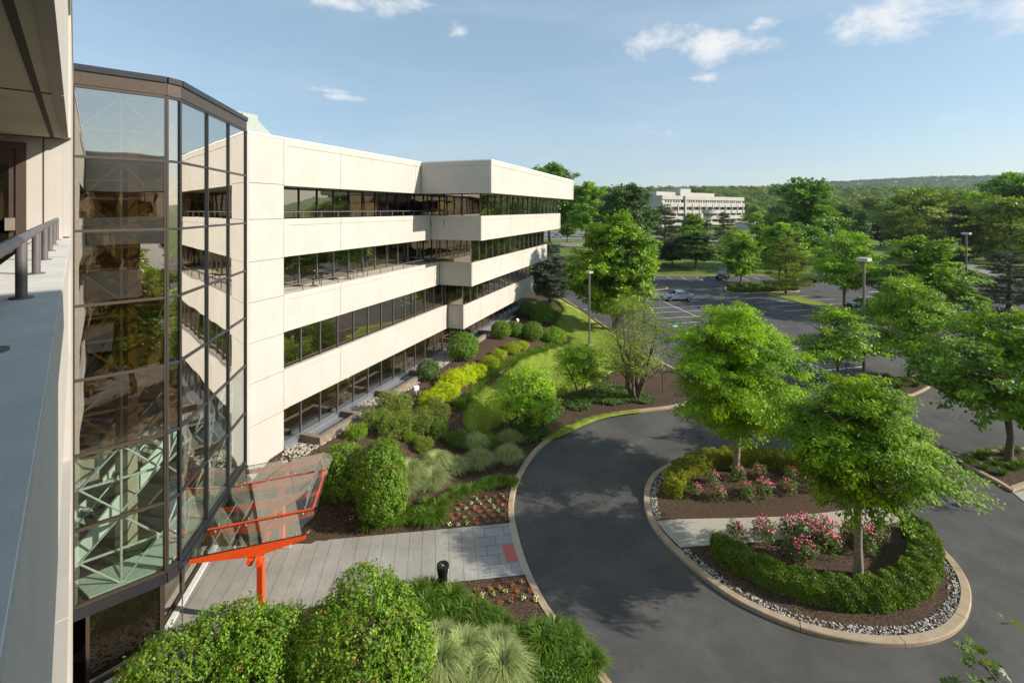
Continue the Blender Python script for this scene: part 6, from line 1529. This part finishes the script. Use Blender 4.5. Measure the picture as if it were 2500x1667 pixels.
for k, (p, l) in enumerate(FG):
    x, y = G(*p, .1); s = RN.uniform(1.0, 1.25); shrub('fountain_grass', l, (x, y, zat(x, y) + .09), RN.uniform(0, 6.28), FM[k % 2], s, 'grass clump', 'pale fountain grasses')
# small plants on the right hand tree island
for a, b in ((1240, 170), (1290, 160), (1345, 215), (1280, 240), (1390, 275), (1450, 240), (1180, 205), (1400, 150), (1500, 230), (1480, 140)):
    x, y = G(*i6([(a, b)])[0], .1); shrub('daylily_clump', 'small pale green clump on the mulch under the right hand tree', (x, y, zat(x, y) + .08), RN.uniform(0, 6.28), DM[1], RN.uniform(.7, .95), 'plant', 'small clumps under the right hand tree')
for a, b in ((580, 690), (620, 650), (680, 640), (750, 640), (790, 670), (840, 700), (700, 690), (640, 720), (960, 690), (1010, 660), (520, 720), (880, 660)):
    x, y = G(*i4([(a, b)])[0], .1); shrub('daylily_clump', 'small green clump on the mulch around the tall lamp post', (x, y, zat(x, y) + .08), RN.uniform(0, 6.28), DM[2], RN.uniform(.9, 1.2), 'plant', 'small clumps around the lamp post')
# bedding flowers
def begonia(nm, pm, seed):
    rs = np.random.default_rng(seed); n = 14; P = rs.normal(0, .035, (n, 3)); P[:, 2] = rs.uniform(.02, .07, n); ax = rs.normal(0, 1, (n, 3)); ax[:, 2] = np.abs(ax[:, 2]) * .4 + .15
    V, F = leafquads(P, ax, np.array([0, 0, 1.]) + rs.normal(0, .3, (n, 3)), np.full(n, .09), np.full(n, .055)); m = 16
    Q = rs.normal(0, .036, (m, 3)); Q[:, 2] = rs.uniform(.04, .15, m); V2, F2 = leafquads(Q, rs.normal(0, 1, (m, 3)), rs.normal(0, .6, (m, 3)) + np.array([0, 0, 1.]), np.full(m, .07), np.full(m, .065))
    return np_mesh(nm, np.concatenate([V, V2]), np.concatenate([F, F2 + len(V)]), [LM['lime'], pm], tint=np.full(len(V) + len(V2), .6), mi=np.r_[np.zeros(n), np.ones(m)].astype(int))
BG = [(begonia('red_begonia', M['redpetal'], 140), 'red'), (begonia('salmon_begonia', M['rosepetal'], 141), 'salmon pink'), (begonia('cream_begonia', M['creampetal'], 142), 'cream yellow')]
for nm, poly, n, sd in (('upper bed north of the walkway', [(1275, 365), (1330, 225), (1420, 185), (1560, 160), (1690, 165), (1692, 335), (1500, 345)], 42, 1), ('lower bed beside the litter bin', [(1310, 755), (1640, 700), (1825, 690), (1880, 860), (1700, 895), (1500, 895), (1400, 820)], 50, 2)):
    rs = random.Random(sd); poly = Gs([i7(*p) for p in poly], .1); got = []; B = np.array(poly); j = 0; y = B[:, 1].min() + .1
    while y < B[:, 1].max():
        x = B[:, 0].min() + .1 + (.22 if j % 2 else 0)
        while x < B[:, 0].max():
            q = (x + rs.gauss(0, .035) , y + rs.gauss(0, .035) + .15 * (x - B[:, 0].min()))
            if bool(inside(poly, q[0], q[1])): got.append(q)
            x += .44
        y += .36; j += 1
    for k, (x, y) in enumerate(got):
        me, c = BG[rs.choice((0, 0, 0, 1, 1, 2, 2))]; o = obj('bedding_flower', me, None, (x, y, zat(x, y) + .10), rs.uniform(0, 6.28), rs.uniform(.8, 1.05)); tag(o, c + ' bedding flower on the dark mulch of the ' + nm, 'flower', c + ' bedding flowers of the ' + nm)
# ground covers
def cover(name, poly, n, lm, L, W, h, seed, per=3):
    tag(obj(name, scatter_leaves(name, scatter_in(poly, n, seed, Z, .13), L, W, lm, seed, h, per)), kind='stuff')
cover('ground_cover', Gs([i7(*p) for p in ((1690, 1185), (1850, 1140), (2020, 1190), (2160, 1290), (2250, 1400), (1640, 1420))], .1), 5200, LM['cover'], .075, .05, .22, 150)
cover('lilyturf', Gs([I5(*p) for p in ((1470, 760), (1560, 680), (1650, 600), (1710, 520), (1850, 455), (2000, 395), (2155, 335), (2158, 346), (2045, 412), (1865, 468), (1748, 545), (1675, 606), (1580, 682), (1512, 765), (1470, 800))], .1), 6500, LM['daylily'], .24, .03, .10, 151)
cover('lilyturf', Gs([I5(*p) for p in ((2085, 130), (2140, 150), (2135, 200), (2100, 250), (2130, 300), (2160, 320), (2080, 250))], .1), 500, LM['daylily'], .24, .03, .10, 152)
cover('ivy', Gs(i2([(620, 985), (700, 940), (850, 880), (1000, 830), (1150, 880), (1290, 910), (1380, 980), (1330, 1005), (1200, 985), (1050, 1015), (860, 990), (820, 1050), (720, 1060), (640, 1030)]), .1), 4200, LM['ivy'], .12, .08, .16, 153)
cover('ivy', Gs(i2([(120, 1210), (330, 1150), (430, 1090), (600, 1030), (610, 1080), (520, 1160), (420, 1220), (380, 1320), (260, 1340)]), .1), 3200, LM['ivy'], .12, .08, .2, 154)
cover('ivy', Gs([(1290, 742), (1330, 748), (1345, 755), (1310, 768), (1275, 760)], .1), 700, LM['cover'], .16, .1, .3, 155)
def lawn_tufts():
    """short blades where the near lawn is close enough to show them"""
    rs = np.random.default_rng(160); P = np.concatenate([scatter_in(lawn_poly, 12000, 161, Z, .15), scatter_in([p for p in lawn_poly if p[1] < 36.5], 6000, 162, Z, .15)]); P = P[P[:, 1] < 60]; n = len(P)
    ax = rs.normal(0, .5, (n, 3)) + np.array([0, 0, .7]); s = rs.uniform(.5, 1.1, n)
    V, F = leafquads(P, ax, rs.normal(0, 1, (n, 3)), .10 * s, .03 * s)
    tag(obj('lawn_grass', np_mesh('lawn_grass', V, F, LM['lawnblade'], tint=np.repeat(np.clip(rs.normal(.5, .25, n), 0, 1), 4))), kind='stuff')
LM['lawnblade'] = leafmat('lawn grass blade', (.18, .27, .028), (.30, .38, .05), .3, .6)
lawn_tufts()
# ------------------------------------------------------------------ sky, sun, camera
def world():
    w = bpy.data.worlds.new('World'); SC.world = w; w.use_nodes = True; nt = w.node_tree; nt.nodes.clear(); L = nt.links
    out = nd(nt, 'ShaderNodeOutputWorld'); bg = nd(nt, 'ShaderNodeBackground', i_Strength=SKY)
    sky = nd(nt, 'ShaderNodeTexSky', sky_type='NISHITA'); sky.sun_disc = False; sky.sun_elevation = SUN_EL; sky.sun_rotation = SUN_AZ
    sky.altitude = 100; sky.air_density = 1.0; sky.dust_density = .8; sky.ozone_density = 1.8
    tc = nd(nt, 'ShaderNodeTexCoord'); nrm = nd(nt, 'ShaderNodeVectorMath', operation='NORMALIZE'); L.new(tc.outputs['Generated'], nrm.inputs[0]); dirv = nrm.outputs[0]
    # clouds: noise gathered around a few directions of the sky
    n1 = nd(nt, 'ShaderNodeTexNoise', i_Scale=9.0, i_Detail=10, i_Roughness=.62, i_Distortion=.15); mp = nd(nt, 'ShaderNodeMapping'); mp.inputs['Scale'].default_value = (1, 1, 1.6); L.new(dirv, mp.inputs[0]); L.new(mp.outputs[0], n1.inputs['Vector'])
    acc = None
    for px, py, sx, sz, amp in ((1720, 105, .16, .050, 1.0), (1900, 105, .09, .035, .95), (1850, 65, .05, .03, .95), (2270, 30, .22, .050, .98), (2100, 75, .06, .03, .7), (2480, 20, .2, .06, .8), (850, 12, .07, .025, .85), (940, 20, .05, .03, .85), (1010, 5, .05, .02, .8), (1118, 76, .055, .03, .8), (800, 222, .10, .010, .62), (880, 240, .17, .012, .66), (1720, 190, .05, .014, .7), (2250, 230, .06, .02, .6), (2330, 290, .06, .014, .6), (1620, 200, .05, .01, .5), (1900, 330, .5, .03, .42), (1000, 355, .35, .03, .42), (1600, 300, .5, .1, .3)):
        d = np.array([(px - PX) / FL, 1, (PY - py) / FL]); d /= np.linalg.norm(d)
        h = np.array([d[1], -d[0], 0]); h /= np.linalg.norm(h); v = np.cross(h, d)
        sub = nd(nt, 'ShaderNodeVectorMath', operation='SUBTRACT'); sub.inputs[1].default_value = tuple(d); L.new(dirv, sub.inputs[0])
        a = nd(nt, 'ShaderNodeVectorMath', operation='DOT_PRODUCT'); a.inputs[1].default_value = tuple(h / sx); L.new(sub.outputs[0], a.inputs[0])
        b = nd(nt, 'ShaderNodeVectorMath', operation='DOT_PRODUCT'); b.inputs[1].default_value = tuple(v / sz); L.new(sub.outputs[0], b.inputs[0])
        c = nd(nt, 'ShaderNodeCombineXYZ'); L.new(a.outputs['Value'], c.inputs[0]); L.new(b.outputs['Value'], c.inputs[1])
        e = nd(nt, 'ShaderNodeVectorMath', operation='LENGTH'); L.new(c.outputs[0], e.inputs[0])
        m = nd(nt, 'ShaderNodeMapRange', i_1=0.0, i_2=1.6, i_3=amp, i_4=0.0); L.new(e.outputs['Value'], m.inputs[0])
        if acc is None: acc = m.outputs[0]
        else:
            x = nd(nt, 'ShaderNodeMath', operation='MAXIMUM'); L.new(acc, x.inputs[0]); L.new(m.outputs[0], x.inputs[1]); acc = x.outputs[0]
    sm = nd(nt, 'ShaderNodeMath', operation='ADD'); L.new(acc, sm.inputs[0]); n1m = nd(nt, 'ShaderNodeMath', operation='MULTIPLY_ADD', i_1=2.3, i_2=-1.15); L.new(n1.outputs[0], n1m.inputs[0]); L.new(n1m.outputs[0], sm.inputs[1])
    cr = ramp(nt, [(0, 0), (1, 1)], 'EASE'); mr = nd(nt, 'ShaderNodeMapRange', i_1=.42, i_2=1.1); L.new(sm.outputs[0], mr.inputs[0]); L.new(mr.outputs[0], cr.inputs[0])
    # thin veil of high haze
    n2 = nd(nt, 'ShaderNodeTexNoise', i_Scale=2.2, i_Detail=6, i_Roughness=.55); mp2 = nd(nt, 'ShaderNodeMapping'); mp2.inputs['Scale'].default_value = (1, 1, 5); L.new(dirv, mp2.inputs[0]); L.new(mp2.outputs[0], n2.inputs['Vector'])
    r2 = ramp(nt, [(.45, 0), (.8, .22)]); L.new(n2.outputs[0], r2.inputs[0])
    mx = nd(nt, 'ShaderNodeMath', operation='MAXIMUM'); L.new(cr.outputs[0], mx.inputs[0]); L.new(r2.outputs[0], mx.inputs[1])
    mul = nd(nt, 'ShaderNodeMath', operation='MULTIPLY', i_1=.85); L.new(mx.outputs[0], mul.inputs[0])
    mix = nd(nt, 'ShaderNodeMix', data_type='RGBA'); L.new(mul.outputs[0], mix.inputs[0]); flat = nd(nt, 'ShaderNodeMix', data_type='RGBA'); flat.inputs[0].default_value = .55; flat.inputs[7].default_value = (1.95, 2.85, 3.55, 1); L.new(sky.outputs[0], flat.inputs[6]); L.new(flat.outputs[2], mix.inputs[6]); mix.inputs[7].default_value = (CLOUD * 1.0, CLOUD * .985, CLOUD * .97, 1)
    L.new(mix.outputs[2], bg.inputs[0]); L.new(bg.outputs[0], out.inputs[0])
SKY = .112; CLOUD = 5.4
world()
sd = bpy.data.lights.new('sun', 'SUN'); sd.energy = 3.9; sd.angle = math.radians(.53); sd.color = (1.0, .925, .83)
so = bpy.data.objects.new('sun', sd); link(so)
dv = Vector((math.sin(SUN_AZ) * math.cos(SUN_EL), math.cos(SUN_AZ) * math.cos(SUN_EL), math.sin(SUN_EL)))
so.rotation_euler = dv.to_track_quat('Z', 'Y').to_euler(); so.location = (40, 0, 60)
cd = bpy.data.cameras.new('camera'); co = bpy.data.objects.new('camera', cd); link(co)
co.location = (0, 0, EYE); co.rotation_euler = (math.radians(90), 0, 0)
cd.sensor_width = 36; cd.lens = FL / 2500 * 36; cd.shift_x = (1250 - PX) / 2500; cd.shift_y = (PY - 833.5) / 2500
cd.clip_start = .05; cd.clip_end = 6000
SC.camera = co
SC.view_settings.view_transform = 'Standard'; SC.view_settings.look = 'None'; SC.view_settings.exposure = .74; SC.view_settings.gamma = 1
try: SC.view_settings.use_curve_mapping = False
except Exception: pass
SC.render.engine = 'CYCLES'
cy = SC.cycles; cy.max_bounces = 8; cy.diffuse_bounces = 3; cy.glossy_bounces = 4; cy.transmission_bounces = 6; cy.transparent_max_bounces = 16; cy.use_denoising = True
cy.caustics_reflective = False; cy.caustics_refractive = False; cy.sample_clamp_indirect = 6

def haze():
    m, nt, N, L = newmat('haze'); out = nd(nt, 'ShaderNodeOutputMaterial'); v = nd(nt, 'ShaderNodeVolumePrincipled', i_Density=.00009); v.inputs['Color'].default_value = (.86, .93, 1, 1); v.inputs['Anisotropy'].default_value = .2
    L.new(v.outputs[0], out.inputs['Volume'])
    mb = MB(); mb.box(-480, -70, -6, 3100, 2750, 190); tag(mb.build('haze', m), kind='stuff')
HAZE = True
if HAZE: haze()
